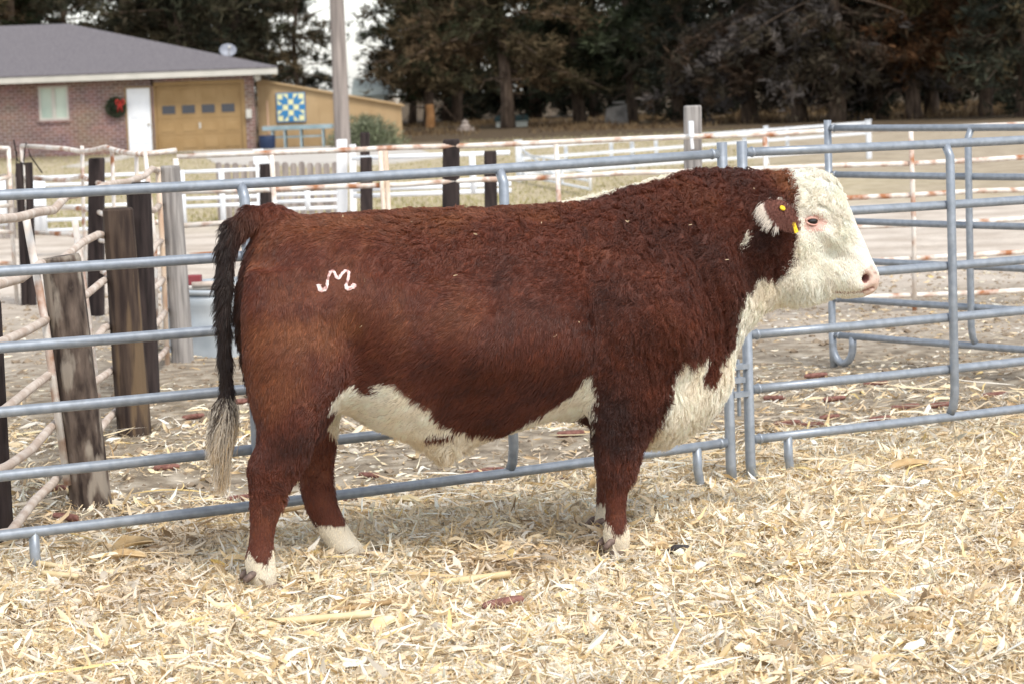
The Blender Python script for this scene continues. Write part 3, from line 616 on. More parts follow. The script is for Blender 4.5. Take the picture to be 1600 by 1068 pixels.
# --- coat
def grow_coat(n_tot):
    T3 = np.concatenate([BQ[:, [0, 1, 2]], BQ[:, [0, 2, 3]]]); a, b_, c = BV[T3[:, 0]], BV[T3[:, 1]], BV[T3[:, 2]]
    ar = np.linalg.norm(np.cross(b_-a, c-a), axis=1); cen = (a+b_+c)/3; wgt = ar*np.where(cen[:, 1]-bend(cen[:, 0]) > .12, .35, 1.0)
    wgt *= np.where(cen[:, 0] > loc(1241, 380)[0], 1.5, 1)
    rg = np.random.default_rng(21); k = rg.choice(len(T3), n_tot, p=wgt/wgt.sum()); r1 = np.sqrt(rg.random(n_tot)); r2 = rg.random(n_tot)
    w0, w1, w2 = (1-r1)[:, None], (r1*(1-r2))[:, None], (r1*r2)[:, None]
    P = a[k]*w0+b_[k]*w1+c[k]*w2; Nn = BN[T3[k, 0]]*w0+BN[T3[k, 1]]*w1+BN[T3[k, 2]]*w2; Nn /= np.linalg.norm(Nn, axis=1, keepdims=True)
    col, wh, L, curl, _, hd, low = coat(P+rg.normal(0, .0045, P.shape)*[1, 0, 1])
    ok = (L > .002) & (P[:, 2] > .02)
    bd = np.full(n_tot, 9.); near = (np.abs(P[:, 0]-bpts[:, 0].mean()) < .12) & (np.abs(P[:, 2]-bpts[:, 2].mean()) < .1) & (P[:, 1] < 0)
    bd[near] = np.linalg.norm(P[near][:, None, :]-bpts[None], axis=2).min(1); ok &= (bd > .0075) | (rg.random(n_tot) < .10)
    P, Nn, col, wh, L, curl, hd, low, bd = [q[ok] for q in (P, Nn, col, wh, L, curl, hd, low, bd)]; n = len(P)
    L = np.where(bd < .028, L*.5, L)
    # clumps
    cs = rg.choice(n, n//9, replace=False); kp = rg.random(len(cs)) < np.where(hd[cs], np.where(curl[cs] > .8, .16, .14), np.where(curl[cs] < .3, .55, .34)); cs = cs[kp]; ncl = len(cs); kd = kdtree.KDTree(ncl)
    for i, q in enumerate(cs): kd.insert(P[q], i)
    kd.balance(); cid = np.array([kd.find(q)[1] for q in P]); cp = P[cs][cid]
    crnd = np.random.default_rng(4).normal(0, 1, (ncl, 3))[cid]
    # flow
    flow = np.zeros((n, 3)); flow[:] = (-.85, 0, -.55)
    f = np.clip((P[:, 0]-loc(850, 400)[0])/.3, 0, 1)[:, None]; flow = flow*(1-f)+np.array([-.35, 0, -1.])*f
    rump = np.clip((loc(480, 500)[0]-P[:, 0])/.15, 0, 1)[:, None]; flow = flow*(1-rump)+np.array([-.45, 0, -1.])*rump
    lg = np.clip((loc(700, 640)[1]-P[:, 2])/.08, 0, 1)[:, None]*(P[:, 0] < loc(1020, 600)[0])[:, None]; flow = flow*(1-lg)+np.array([-.3, 0, -1.])*lg
    flow = np.where(hd[:, None], np.array([.35, 0, -.9]), flow)
    tl = (P[:, 0] < loc(385, 380)[0])&(np.abs(P[:, 1])<.06); flow = np.where(tl[:, None], np.array([-.35, 0, -1.]), flow)
    flow = flow+vnoise3(P*4.5, 47)*.55; n3 = vnoise3(P*14, 40); n4 = vnoise3(P*34, 44); amp = (.35+1.25*curl)[:, None]
    D = flow+n3*amp*.55+n4*amp*.6+crnd*(.10+.42*curl)[:, None]
    D = D-Nn*(D*Nn).sum(1, keepdims=True); D /= np.linalg.norm(D, axis=1, keepdims=True)+1e-9
    lift = (.22+.55*curl+.15*rg.random(n))[:, None]; D = D+Nn*lift
    D += (cp-P)/.02*(.25+.45*curl)[:, None]*.5
    L = L*rg.uniform(.7, 1.25, n)*(1+.15*crnd[:, 0].clip(-1.5, 1.5))
    br = (1+(.10+.035*curl)*crnd[:, 1].clip(-2, 2)+.09*rg.normal(0, 1, n).clip(-2, 2)); br = np.where(wh, 1+.35*(br-1), br)
    col = np.clip(col*br[:, None], 0, .92); tips = (rg.random(n) < .05) & ~wh; col[tips] = col[tips]*1.6+np.array([.015, .006, .002])
    g = []
    for lo, hi, K, tr in ((-1, .3, 4, .6), (.3, .7, 6, .9), (.7, 9, 8, 1.25)):
        m = (curl >= lo) & (curl < hi)
        if m.any(): g.append((strands(P[m], D[m], L[m], None, K, curl[m], seed=8, sag=.25, cid=cid[m], turns=tr), col[m], np.where(wh[m], .0012, .0011)*np.where(low[m] > .5, .8, 1)))
    return g
coat_o = hair_obj('coat', HAIR+grow_coat(N_HAIR), M_HAIR, bull)
# --- tail hair: dark skirt down the dock, blond switch
def tail_hair():
    rg = np.random.default_rng(77); g = []
    ln = np.array([(*loc(x, y, 0),) for x, y in [(354, 395), (350, 440), (350, 500), (352, 560), (354, 610), (354, 655)]]); q = np.linspace(0, 1, len(ln))
    n = 5200; u = rg.random(n)**.9; s = np.interp(u, q, ln[:, 0]); z = np.interp(u, q, ln[:, 1]); rad = .016-.010*u; a = rg.random(n)*6.28
    P0 = np.stack([s+np.cos(a)*rad, np.sin(a)*rad, z], -1); D = np.stack([np.cos(a)*.06-.04, np.sin(a)*.06, -np.ones(n)], -1)+rg.normal(0, .05, (n, 3))
    L = rg.uniform(.05, .13, n); dk = np.array(S(50, 37, 31)[:3])*rg.uniform(.6, 1.7, (n, 1)); g.append((strands(P0, D, L, None, 5, .12, seed=1), dk, .0011))
    n = 3600; b0 = np.array(loc(353, 615)); e0 = np.array(loc(340, 765)); ck = rg.integers(0, 16, n); cx = rg.normal(0, 1, (16, 2))[ck]
    st = rg.random(n)*.30; P0 = np.stack([b0[0]+rg.normal(0, .008, n), rg.normal(0, .008, n), b0[1]-st*.22], -1)
    L = rg.uniform(.16, .30, n)*(1-.35*(np.abs(cx[:, 0]) > 1)); t = np.linspace(0, 1, 9); pts = np.zeros((n, 9, 3))
    for i, tt in enumerate(t):
        sp = .034*math.sin(min(1, tt*1.5)*math.pi*.62)
        pts[:, i, 0] = P0[:, 0]-.035*tt*tt+cx[:, 0]*sp*.45+rg.normal(0, .0022, n)+.006*np.sin(tt*7+ck)
        pts[:, i, 1] = P0[:, 1]+cx[:, 1]*sp*.5; pts[:, i, 2] = P0[:, 2]-L*tt
    mixv = np.clip((st-.02)/.08+rg.normal(0, .25, n), 0, 1)[:, None]; wh_ = np.array(S(226, 214, 196)[:3]); bl = np.array(S(196, 164, 112)[:3]); k = np.clip(2.1-st*6.5+rg.normal(0, .25, n), 0, 1)[:, None]
    col = np.array(S(58, 42, 32)[:3])*(1-mixv)+(wh_*k+bl*(1-k))*mixv; g.append((pts, col, .0012)); return g
hair_obj('tail_switch', tail_hair(), M_HAIR, bull)
# ------------------------------------------------------------------ tube panels
PK, PX0, PY0 = .58, -1.77, 8.69
def pY(X): return PY0+PK*(X-PX0)
PNRM = np.array([-PK, 1, 0])/math.hypot(PK, 1)
def panel_x(px, py): return on_plane(px, py, (PX0, PY0, 0), PNRM)[0]
RAILS = [.155, .365, .59, .815, 1.08, 1.345]
def slot_weld(m, a, b, r):                                  # rail with flattened ends
    a, b = np.array(a), np.array(b); d = (b-a)/np.linalg.norm(b-a)
    m.tube([a, a+d*.05, a+d*.10, b-d*.10, b-d*.05, b], [r*.92, r*.98, r, r, r*.98, r*.92], 14)
def tube_panel(name, label, A, B, ups, feet, ends=(True, True), loop=None):
    A, B = np.array([*A, 0.]), np.array([*B, 0.]); th = thing(name, label, 'fence panel', (A+B)/2, 'galvanized tube fence panels')
    d = (B-A)/np.linalg.norm(B-A)
    for h in RAILS:
        m = MB(); sagm = (A+B)/2; z = np.array([0, 0, h]); r = .0195
        n = 9; pts = [A+(B-A)*t+z-np.array([0, 0, .014*math.sin(math.pi*t)]) for t in np.linspace(.006, .994, n)]
        m.tube(pts, [r*.95]+[r]*(n-2)+[r*.95], 14); dd = (B-A)/np.linalg.norm(B-A)
        for q, s_ in ((pts[0], 1), (pts[-1], -1)): m.tube([q+dd*s_*.02, q+dd*s_*.028, q+dd*s_*.036], [r*1.02, r*1.18, r*1.02], 12)
        part('rail', m, M_GALV, th, smooth=True)
    for P, f in ((A, ends[0]), (B, ends[1])):
        if f is False: continue
        m = MB(); bz = -.03
        m.tube([P+[0, 0, 1.39], P+[0, 0, .06], P+d*.006+[0, 0, bz]], .0215, 14); part('end_post', m, M_GALV, th, smooth=True)
    nn = np.array([-d[1], d[0], 0])
    for u in ups:
        P = A+d*u; m = MB()
        m.tube([P+nn*.002+[0, 0, 1.335], P-nn*.030+[0, 0, 1.28], P-nn*.032+[0, 0, .9], P-nn*.032+[0, 0, .25], P-nn*.02+[0, 0, .19], P+[0, 0, .16]], .0195, 12); part('upright', m, M_GALV, th, smooth=True)
    for u in feet:
        P = A+d*u; m = MB(); m.tube([P+[0, 0, .15], P+[0, 0, .06], P+d*.012+[0, 0, -.01], P+d*.03+[0, 0, -.04]], .019, 12); part('foot', m, M_GALV, th, smooth=True)
    if loop is not None:
        m = MB(); P = A; arc = [P+d*(.075-.075*math.cos(a))+[0, 0, .10-.105*math.sin(a)] for a in np.linspace(0, math.pi, 11)]
        m.tube([P+[0, 0, .17]]+arc+[P+d*.15+[0, 0, .15]], .022, 12); part('foot', m, M_GALV, th, smooth=True)
    return th, A, B, d
xE = panel_x(1135, 480); xS = panel_x(1166, 480); x55 = panel_x(55, 870); x1090 = panel_x(1090, 730); x1232 = panel_x(1232, 715)
LEN = 3.62; c_ = 1/math.hypot(1, PK)
A1 = (xE-LEN*c_, pY(xE-LEN*c_)); B1 = (xE, pY(xE)); A2 = (xS, pY(xS)); B2 = (xS+LEN*c_, pY(xS+LEN*c_))
u_of = lambda X, X0: (X-X0)/c_
p1, *_ = tube_panel('tube_panel', 'grey galvanized tube fence panel directly behind the bull', A1, B1, [u_of(panel_x(385, 480), A1[0]), u_of(panel_x(788, 480), A1[0])], [u_of(x55, A1[0]), u_of(x1090, A1[0])])
p2, *_ = tube_panel('tube_panel', 'galvanized tube fence panel hinged on in front of the bull\'s nose', A2, B2, [u_of(panel_x(1481, 440), A2[0]), 2.75], [u_of(x1232, A2[0]), 3.3])
# hinge lugs and pins between the two panels
for zz in (.41, 1.16):
    mid = (np.array([*B1, 0])+np.array([*A2, 0]))/2; d = np.array([c_, PK*c_, 0]); nn = np.array([-d[1], d[0], 0])
    for k, (dz, th) in enumerate(((.055, p2), (0., p1), (-.06, p2))):
        m = MB(); a = mid-d*.035 if th is p2 else mid-d*.06; b = mid+d*.045 if th is p2 else mid+d*.022
        q = [a-nn*.02, b-nn*.02, b+nn*.02, a+nn*.02]; m.hexa([p+[0, 0, zz+dz-.011] for p in q]+[p+[0, 0, zz+dz+.011] for p in q]); part('hinge_lug', m, M_GALV, th)
    m = MB(); m.tube([mid+[0, 0, zz+.085], mid+[0, 0, zz-.15]], .008, 8); part('hinge_pin', m, M_GALV, p1)
P3a = at_y(1302, 571, 14.35); P3b_dir = np.array([.9, -1.0]); P3b_dir /= np.linalg.norm(P3b_dir)
P3a = P3a[:2]; P3b = P3a+P3b_dir*LEN
p3, A3, B3, d3 = tube_panel('tube_panel', 'bluish galvanized tube panel with a bent loop foot, standing behind the hinged panel', P3a, P3b, [1.02, 2.3], [3.3], loop=True)

# ------------------------------------------------------------------ old pipe fences
def pipe_fence(name, label, path, heights, stays, rails_mat, stay_mat, r=.024, group=None, rs=.018, wob=.012, seed=1, cat='pipe fence', stay_top=None):
    rg = np.random.default_rng(seed); P = np.array([[*p, 0] if len(p) == 2 else p for p in path], float); th = thing(name, label, cat, P.mean(0)*[1, 1, 0], group)
    seg = np.concatenate([[0], np.cumsum(np.linalg.norm(np.diff(P, axis=0), axis=1))])
    def at(u): return np.array([np.interp(u, seg, P[:, k]) for k in range(3)])
    for h in heights:
        us = np.linspace(0, seg[-1], max(3, int(seg[-1]/.45))); m = MB()
        m.tube([at(u)+[0, 0, h+rg.normal(0, wob)] for u in us], r, 10); part('rail', m, rails_mat, th, smooth=True)
    for u in stays:
        p = at(u*seg[-1]); m = MB(); t = heights[-1]+.015 if heights[-1] > heights[0] else heights[0]+.015
        m.tube([p+[rg.normal(0, .01), .0, t], p+[rg.normal(0, .012), 0, t*.5], p+[0, 0, -.05]], rs, 10); part('stay', m, stay_mat, th, smooth=True)
    return th
def gp(px, py): return ground_at(px, py)[:2]
def col_at(px, Y): return (x_at(px, Y, .6), Y)
# curved alley fence running away past the wooden posts
ALLEY = [col_at(-90, 8.7), col_at(0, 9.15), col_at(72, 10.2), col_at(128, 11.5), col_at(176, 12.6), col_at(222, 14.2), col_at(256, 15.75)]
def smooth_path(P, k=4): return catmull(np.array(P), k)
AH = [.10, .31, .53, .76, .99, 1.215]
fence_a = pipe_fence('pipe_fence', 'old curved pipe fence with faded paint running away beside the wooden posts', smooth_path(ALLEY), AH, [.80, .985], M_PIPE, M_RUST2, r=.0185, rs=.017, seed=3)
for pa, pb, pc, Y in (((41, 342), (70, 500), (106, 757), 10.25), ((117, 345), (134, 470), (153, 620), 12.2)):
    m = MB(); m.tube([at_y(*pa, Y), at_y(*pb, Y-.02), at_y(*pc, Y)], .0165, 10); part('stay', m, M_RUST, fence_a, smooth=True)
# back fence of rusty white pipe, straight across the yard
YB = 16.9
bk = [col_at(284, 16.9), col_at(605, 16.9), col_at(874, 17.0), col_at(1300, 17.2), col_at(1425, 17.3), col_at(1640, 17.5)]
fence_b = pipe_fence('pipe_fence', 'long rusty white pipe fence crossing the yard behind the bull', bk, [.10, .36, .60, .80, 1.02, 1.262], [], M_RUST, M_RUST, r=.0185, seed=5, wob=.006)
for px in (283, 432, 601, 609, 874, 1198, 1425):
    m = MB(); p = np.array([*col_at(px, 16.9 if px < 1300 else 17.3), 0]); m.tube([p+[0, -.03, 1.25], p+[.008, -.03, .6], p+[0, -.03, -.05]], .017 if px > 300 else .02, 10); part('stay', m, M_RUST2 if px in (601, 609) else M_RUST, fence_b, smooth=True)
# far round pen fence behind the dark posts
fence_c = pipe_fence('pipe_fence', 'thin rusty pipe fence behind the pair of black posts', [col_at(41, 20.8), col_at(116, 20.4), col_at(187, 18.6), col_at(241, 17.2), col_at(262, 17.3), col_at(283, 17.5)], [.35, .57, .80, 1.04, 1.29], [0, .26, .56, .80, .9], M_RUST, M_RUST, r=.019, rs=.015, seed=8)
fence_d = pipe_fence('pipe_fence', 'short end of rusty pipe fence with black twine at its gap', [col_at(-60, 20.6), col_at(22, 20.8)], [.35, .60, .82, 1.04, 1.28], [.98], M_RUST, M_RUST, r=.019, rs=.017, seed=9)
M_TWINE = mat('black_twine', S(24, 22, 24), rough=.9)
m = MB(); a = at_y(22, 228, 20.75); b = at_y(41, 226, 20.7)
m.tube([a+[0, 0, .05], a+[.02, 0, -.12], a+[.08, 0, -.16], b+[-.03, 0, -.13], b+[0, 0, .02], b+[.03, 0, -.1], b+[.12, 0, -.24]], .006, 6); m.tube([a+[.02, 0, -.05], a+[0, 0, -.25], a+[.06, 0, -.36], a+[.1, 0, -.38]], .005, 6)
solo('twine', m, M_TWINE, 'loose black twine tying the gap in the rusty fence', 'twine')
# wooden posts
def wood_post(px, base, top, wpx, m, label, tilt=(0, 0), round_=True, Y=None, top_px=None, cut=0.0):
    g = ground_at(px, base) if Y is None else np.array([x_at(px, Y), Y, 0]); s = FPX/g[1]; r = wpx/s/2
    h = at_y(top_px if top_px is not None else px, top, g[1]); mb = MB(); rg = np.random.default_rng(int(px*7+wpx)); H_ = h[2]
    tx = (h[0]-g[0])/H_ if top_px is not None else tilt[0]
    n = 18; zs = [-.12, 0, H_*.25, H_*.5, H_*.75, H_-.012, H_]; rings = []
    for i, z in enumerate(zs):
        k = 1.06-.08*z/H_-(.10 if i == len(zs)-1 else 0); ring = []
        for j in range(n):
            a = 2*math.pi*j/n
            if round_: q = r*k*(1+.05*math.sin(3*a+px)+.03*math.sin(7*a+i)); ring.append((q*math.cos(a)+tx*z, q*math.sin(a)+tilt[1]*z, z+(cut*math.cos(a) if i == len(zs)-1 else 0)))
            else:
                c, s_ = math.cos(a), math.sin(a); q = r*k/max(abs(c), abs(s_))**.85; ring.append((q*c+tx*z, q*s_+tilt[1]*z, z+(cut*c if i == len(zs)-1 else 0)))
        rings.append(ring)
    v = [np.array(p)+g for p in sum(rings, [])]; f = [(i*n+k, i*n+(k+1) % n, (i+1)*n+(k+1) % n, (i+1)*n+k) for i in range(len(zs)-1) for k in range(n)]; f.append(tuple(range((len(zs)-1)*n, len(zs)*n)))
    mb.add(v, f); o = solo('wooden_post', mb, m, label, 'post', 'wooden posts of the pens', loc=g); return o, g
wood_post(6, 838, 470, 30, M_POSTD, 'dark post cut by the edge of the picture, behind the bottom rail', top_px=-14)
wood_post(143, 781, 400, 62, M_POSTB, 'leaning weathered brown post with flaking bark, second of the alley posts', top_px=96, cut=.008)
wood_post(210, 676, 325, 49, M_POSTM, 'stout brown round post with a bleached streak', top_px=184)
wood_post(231, 622, 285, 38, M_POSTD, 'tall smooth black post just behind the bleached brown one', top_px=217)
wood_post(286, 563, 259, 32, M_POSTG, 'grey weathered post standing against the stock tank', top_px=266)
wood_post(150, 492, 247, 24, M_POSTD, 'black square post behind the thin rusty round pen rails', round_=False, top_px=151)
wood_post(40, 477, 255, 11, M_POSTD, 'narrower of the pair of black posts by the fence gap', round_=False, top_px=30)
wood_post(51, 477, 254, 11, M_POSTD, 'black post close beside its twin at the fence gap', round_=False, top_px=45)
wood_post(704, 0, 218, 27, M_POSTD, 'thick black post of two timbers carrying the back fence', round_=False, Y=16.98, top_px=705)
wood_post(769, 0, 236, 20, M_POSTD, 'black square post beside the white cross rail end', round_=False, Y=19.5, top_px=766)
wood_post(572, 0, 207, 15, M_POSTD, 'thin black post next to the peeling white posts', round_=False, Y=23.5, top_px=570)
wood_post(574, 0, 246, 19, M_POSTD, 'short black post in front of the thin black one', round_=False, Y=22.0, top_px=572)
wood_post(418, 0, 256, 22, M_POSTD, 'black stub post in front of the grey picket boards', round_=False, Y=24.0, top_px=417)
wood_post(1085, 0, 165, 28, M_POSTG, 'pale grey square post with a white latch on the back fence', round_=False, Y=17.25, top_px=1082)
m = MB(); p = at_y(1079, 203, 17.1); m.box(p[0]-.018, p[0]+.018, 17.03, 17.06, p[2]-.05, p[2]+.06, .006); m.tube([p+[0, -.05, -.05], p+[.005, -.05, -.13]], .012, 8)
solo('gate_latch', m, M_WHITE, 'small white metal latch bolted on the pale grey post', 'latch')

# ------------------------------------------------------------------ stock tank
def stock_tank():
    Y = 16.3; xl = x_at(244, Y, .3); R = .62; cx = xl+R+.32; hgt = at_y(300, 452, Y)[2]
    th = thing('stock_tank', 'round galvanized stock tank half hidden behind the bull and the grey post', 'stock tank', (cx, Y+.3, 0)); n = 64
    def oval(k, z): return [(cx+math.copysign(.32, math.cos(a))*min(1, abs(math.cos(a))*3)+R*k*math.cos(a), Y+.3+R*k*math.sin(a), z) for a in np.linspace(0, 2*math.pi, n, endpoint=False)]
    prof = [(.985, -.02), (.985, .02)]
    for zc in (.16, .33, .47):
        if zc < hgt-.05: prof += [(.985, zc-.05), (1.0, zc-.02), (1.0, zc+.02), (.985, zc+.05)]
    prof += [(.985, hgt-.03), (1.01, hgt-.02), (1.015, hgt), (.99, hgt+.008), (.965, hgt-.01), (.96, .1)]
    m = MB(); v = sum([oval(k, z) for k, z in prof], []); f = [(i*n+k, i*n+(k+1) % n, (i+1)*n+(k+1) % n, (i+1)*n+k) for i in range(len(prof)-1) for k in range(n)]
    m.add(v, f); M = mat('tank_zinc', S(168, 178, 186), S(200, 206, 210), 3, .5, .15, .001); part('tank_wall', m, M, th, smooth=True)
    m = MB(); m.add(oval(.965, hgt-.09), [tuple(range(n))]); part('water', m, mat('tank_water', S(60, 66, 62), rough=.05, spec=.5), th)
    m = MB(); a = at_y(300, 441, Y+.2); m.box(a[0]-.03, a[0]+.07, Y+.1, Y+.2, a[2]-.015, a[2]+.05, .01); solo('float_valve', m, mat('red_plastic', S(140, 66, 70), rough=.5), 'small red float valve box on the rim of the stock tank', 'valve')
    m = MB(); a, b = at_y(300, 446, Y+.05), at_y(352, 443, Y+.05); m.tube([a, b], .022, 10); solo('water_pipe', m, M_PIPE, 'pale pipe lying across the rim of the stock tank', 'pipe', smooth=True)
stock_tank()

# ------------------------------------------------------------------ white gates and fences beyond
def pipe_gate(label, pa, pb, heights, stays, r=.02, name='pipe_gate', cat='gate', post_r=.03, diag=None, mt=None):
    mt = mt or M_WHITE; A, B = np.array([*pa, 0.]), np.array([*pb, 0.]); th = thing(name, label, cat, (A+B)/2, 'white pipe gates')
    for h in heights:
        m = MB(); m.tube([A+[0, 0, h], B+[0, 0, h]], r, 10); part('rail', m, mt, th, smooth=True)
    for u in stays:
        p = A+(B-A)*u; m = MB(); m.tube([p+[0, 0, heights[-1]+.02], p+[0, 0, heights[0]-.02]], post_r, 10); part('stay', m, mt, th, smooth=True)
    if diag:
        m = MB(); m.tube([A+(B-A)*diag[0]+[0, 0, diag[1]], A+(B-A)*diag[2]+[0, 0, diag[3]]], r, 10); part('brace', m, mt, th, smooth=True)
    return th
def hz(px, py, Y): return at_y(px, py, Y)[2]
Yg = 27.
pipe_gate('low white pipe gate behind the black square post', col_at(56, Yg), col_at(222, Yg), sorted(hz(140, y, Yg) for y in (275, 287, 302, 322, 342, 358)), [0, .06, 1], post_r=.045)
pipe_gate('white pipe gate in front of the grey picket boards', col_at(286, 26), col_at(417, 26), sorted(hz(316, y, 26) for y in (268, 297, 310, 322, 350)), [0, .47, 1])
pipe_gate('white pipe gate between the black stub post and the peeling posts', col_at(424, 26), col_at(532, 26), sorted(hz(480, y, 26) for y in (293, 303, 314, 326)), [0, .52, 1])
pipe_gate('white pipe rails running off past the fence gap', col_at(-40, 27), col_at(8, 27), sorted(hz(5, y, 27) for y in (284, 304, 327, 350)), [0, .9], post_r=.05)
pipe_gate('white cross rails nailed behind the thick black post', col_at(553, 22.3), col_at(800, 22.3), sorted(hz(650, y, 22.3) for y in (244, 293, 303)), [.76], r=.022, name='cross_rail_fence', cat='fence')
# peeling white posts
for px, top, w_, lab, Y in ((536, 218, 17, 'broad peeling white post at the foot of the utility pole', 24.6), (553, 226, 11, 'narrower peeling white post beside the broad one', 24.4)):
    o, g = wood_post(px, 0, top, w_, M_WHITE, lab, round_=False, Y=Y, top_px=px-2); o['group'] = 'peeling white posts'; o.data.materials[0] = mat('peeling_white_paint', S(226, 228, 230), S(238, 238, 238), 6, .7, 0, .002, (1, 1, .3), c3=S(140, 116, 104), s3=4)
m = MB(); a, b = at_y(395, 234, 25.2), at_y(425, 256, 25.2)
m.add([(a[0], 25.2, b[2]), (a[0], 25.2, a[2]), (a[0]+.1, 25.2, a[2]+.005), (b[0]-.02, 25.2, b[2])]+[(a[0], 25.24, b[2]), (a[0], 25.24, a[2]), (a[0]+.1, 25.24, a[2]+.005), (b[0]-.02, 25.24, b[2])], [(3, 2, 1, 0), (4, 5, 6, 7), (0, 1, 5, 4), (1, 2, 6, 5), (2, 3, 7, 6), (3, 0, 4, 7)])
m.box(a[0]+.02, a[0]+.05, 25.2, 25.24, 0, b[2]); solo('white_board', m, M_WHITE, 'white board with a slanted edge above the black stub post', 'board')
# picket boards
Yp = 33.
th = thing('picket_fence', 'low fence of grey weathered boards at the driveway edge', 'picket fence', (x_at(436, Yp), Yp, 0)); rgp = np.random.default_rng(2)
for k in range(15):
    px = 346+k*12.9; X = x_at(px, Yp); zt = hz(px, 254, Yp)+rgp.normal(0, .012); m = MB(); wd = .042
    q = [(X-wd, Yp, 0), (X+wd, Yp, 0), (X+wd, Yp+.02, 0), (X-wd, Yp+.02, 0)]; t_ = [(X-wd, Yp, zt-.03), (X+wd, Yp, zt-.03), (X+wd, Yp+.02, zt-.03), (X-wd, Yp+.02, zt-.03)]
    m.hexa(q+t_); m.hexa([(a_, b_, c__+.001) for a_, b_, c__ in t_]+[(X-wd*.5, Yp, zt), (X+wd*.5, Yp, zt), (X+wd*.5, Yp+.02, zt), (X-wd*.5, Yp+.02, zt)]); part('picket', m, M_PICKET, th)
for h in (.18, .5): m = MB(); m.box(x_at(342, Yp), x_at(532, Yp), Yp+.023, Yp+.06, h, h+.06); part('rail', m, M_PICKET, th)
th = thing('picket_fence', 'few grey boards standing behind the fence gap', 'picket fence', (x_at(20, 31), 31, 0))
for k in range(4):
    px = 2+k*10; X = x_at(px, 31); zt = hz(px, 272, 31); m = MB(); m.box(X-.032, X+.032, 31, 31.02, 0, zt); part('picket', m, M_PICKET, th)
m = MB(); m.box(x_at(0, 31), x_at(34, 31), 31.023, 31.05, .3, .37); part('rail', m, M_PICKET, th)
# white board fence on the right and its open gate
Ya, Yb = 43.5, 48.5
def lerpY(px): return Ya+(Yb-Ya)*(px-812)/(1358-812)
th = thing('board_fence', 'long white rail fence before the trees, climbing beyond the grey square post', 'fence', (x_at(1085, 46), 46, 0))
M_VINYL = mat('white_vinyl', S(206, 211, 218), S(222, 226, 230), 3, .5)
for px, top, bot, w_ in ((812, 219, 284, 10), (989, 215, 277, 7), (1198, 197, 262, 7), (1358, 187, 248, 8)):
    Y = lerpY(px); zt, X = hz(px, top, Y), x_at(px, Y); r = w_/FPX*Y/2; m = MB(); m.box(X-r, X+r, Y-r, Y+r, -.05, zt-.02, .01); m.box(X-r*1.25, X+r*1.25, Y-r*1.25, Y+r*1.25, zt-.019, zt, .008); part('post', m, M_VINYL, th)
for ya, yb in ((231, 192), (248, 208), (272, 232)):
    a = at_y(816, ya, Ya); b = at_y(1354, yb, Yb); m = MB(); hh = .027; q = [(0, -.02), (0, .02)]
    m.hexa([(a[0], a[1]-.02, a[2]-hh), (b[0], b[1]-.02, b[2]-hh), (b[0], b[1]+.02, b[2]-hh), (a[0], a[1]+.02, a[2]-hh), (a[0], a[1]-.02, a[2]+hh), (b[0], b[1]-.02, b[2]+hh), (b[0], b[1]+.02, b[2]+hh), (a[0], a[1]+.02, a[2]+hh)]); part('rail', m, M_VINYL, th)
for px in (884, 955, 1025, 1163, 1230):
    Y = lerpY(px); f = (px-816)/(1354-816); a = at_y(px, 231-39*f, Y); b = at_y(px, 272-40*f, Y); m = MB(); m.box(a[0]-.035, a[0]+.035, Y+.022, Y+.05, b[2]-.03, a[2]+.03); part('stay', m, M_VINYL, th)
G0, G1 = np.array([x_at(818, 43.3), 43.3]), np.array([x_at(923, 36.8), 36.8])
pipe_gate('open white gate with slanting rails swung toward the yard', G0, G1, [hz(923, 296, 36.8)+.0, hz(923, 283, 36.8), hz(923, 270, 36.8), hz(923, 257, 36.8)], [0, .35, .62, 1], r=.02, post_r=.022, diag=(0, .55, .62, hz(923, 296, 36.8)+.05))

# ------------------------------------------------------------------ house
HY = 78.
def hp(px, py, Y=HY): return at_y(px, py, Y)
M_BRICK = None
def brick_mat():
    m = bpy.data.materials.new('red_brick'); m.use_nodes = True; N = m.node_tree; L = N.links; b = N.nodes['Principled BSDF']; b.inputs['Roughness'].default_value = .9
    tc = N.nodes.new('ShaderNodeTexCoord'); sp = N.nodes.new('ShaderNodeSeparateXYZ'); L.new(tc.outputs['Object'], sp.inputs[0])
    ad = N.nodes.new('ShaderNodeMath'); ad.operation = 'ADD'; L.new(sp.outputs['X'], ad.inputs[0]); L.new(sp.outputs['Y'], ad.inputs[1])
    cb = N.nodes.new('ShaderNodeCombineXYZ'); L.new(ad.outputs[0], cb.inputs[0]); L.new(sp.outputs['Z'], cb.inputs[1])
    br = N.nodes.new('ShaderNodeTexBrick'); br.inputs['Scale'].default_value = 1; br.inputs['Brick Width'].default_value = .26; br.inputs['Row Height'].default_value = .10; br.inputs['Mortar Size'].default_value = .012
    br.inputs['Color1'].default_value = S(124, 84, 72); br.inputs['Color2'].default_value = S(98, 70, 64); br.inputs['Mortar'].default_value = S(158, 140, 134); br.inputs['Bias'].default_value = -.1
    L.new(cb.outputs[0], br.inputs['Vector'])
    no = N.nodes.new('ShaderNodeTexNoise'); no.inputs['Scale'].default_value = .9; no.inputs['Detail'].default_value = 6; L.new(tc.outputs['Object'], no.inputs['Vector'])
    mx = N.nodes.new('ShaderNodeMix'); mx.data_type = 'RGBA'; mx.blend_type = 'OVERLAY'; mx.inputs[0].default_value = .45; L.new(br.outputs[0], mx.inputs[6]); L.new(no.outputs['Color'], mx.inputs[7])
    hs_ = N.nodes.new('ShaderNodeHueSaturation'); hs_.inputs['Saturation'].default_value = .82; L.new(mx.outputs[2], hs_.inputs['Color']); L.new(hs_.outputs[0], b.inputs['Base Color']); return m
M_BRICK = brick_mat()
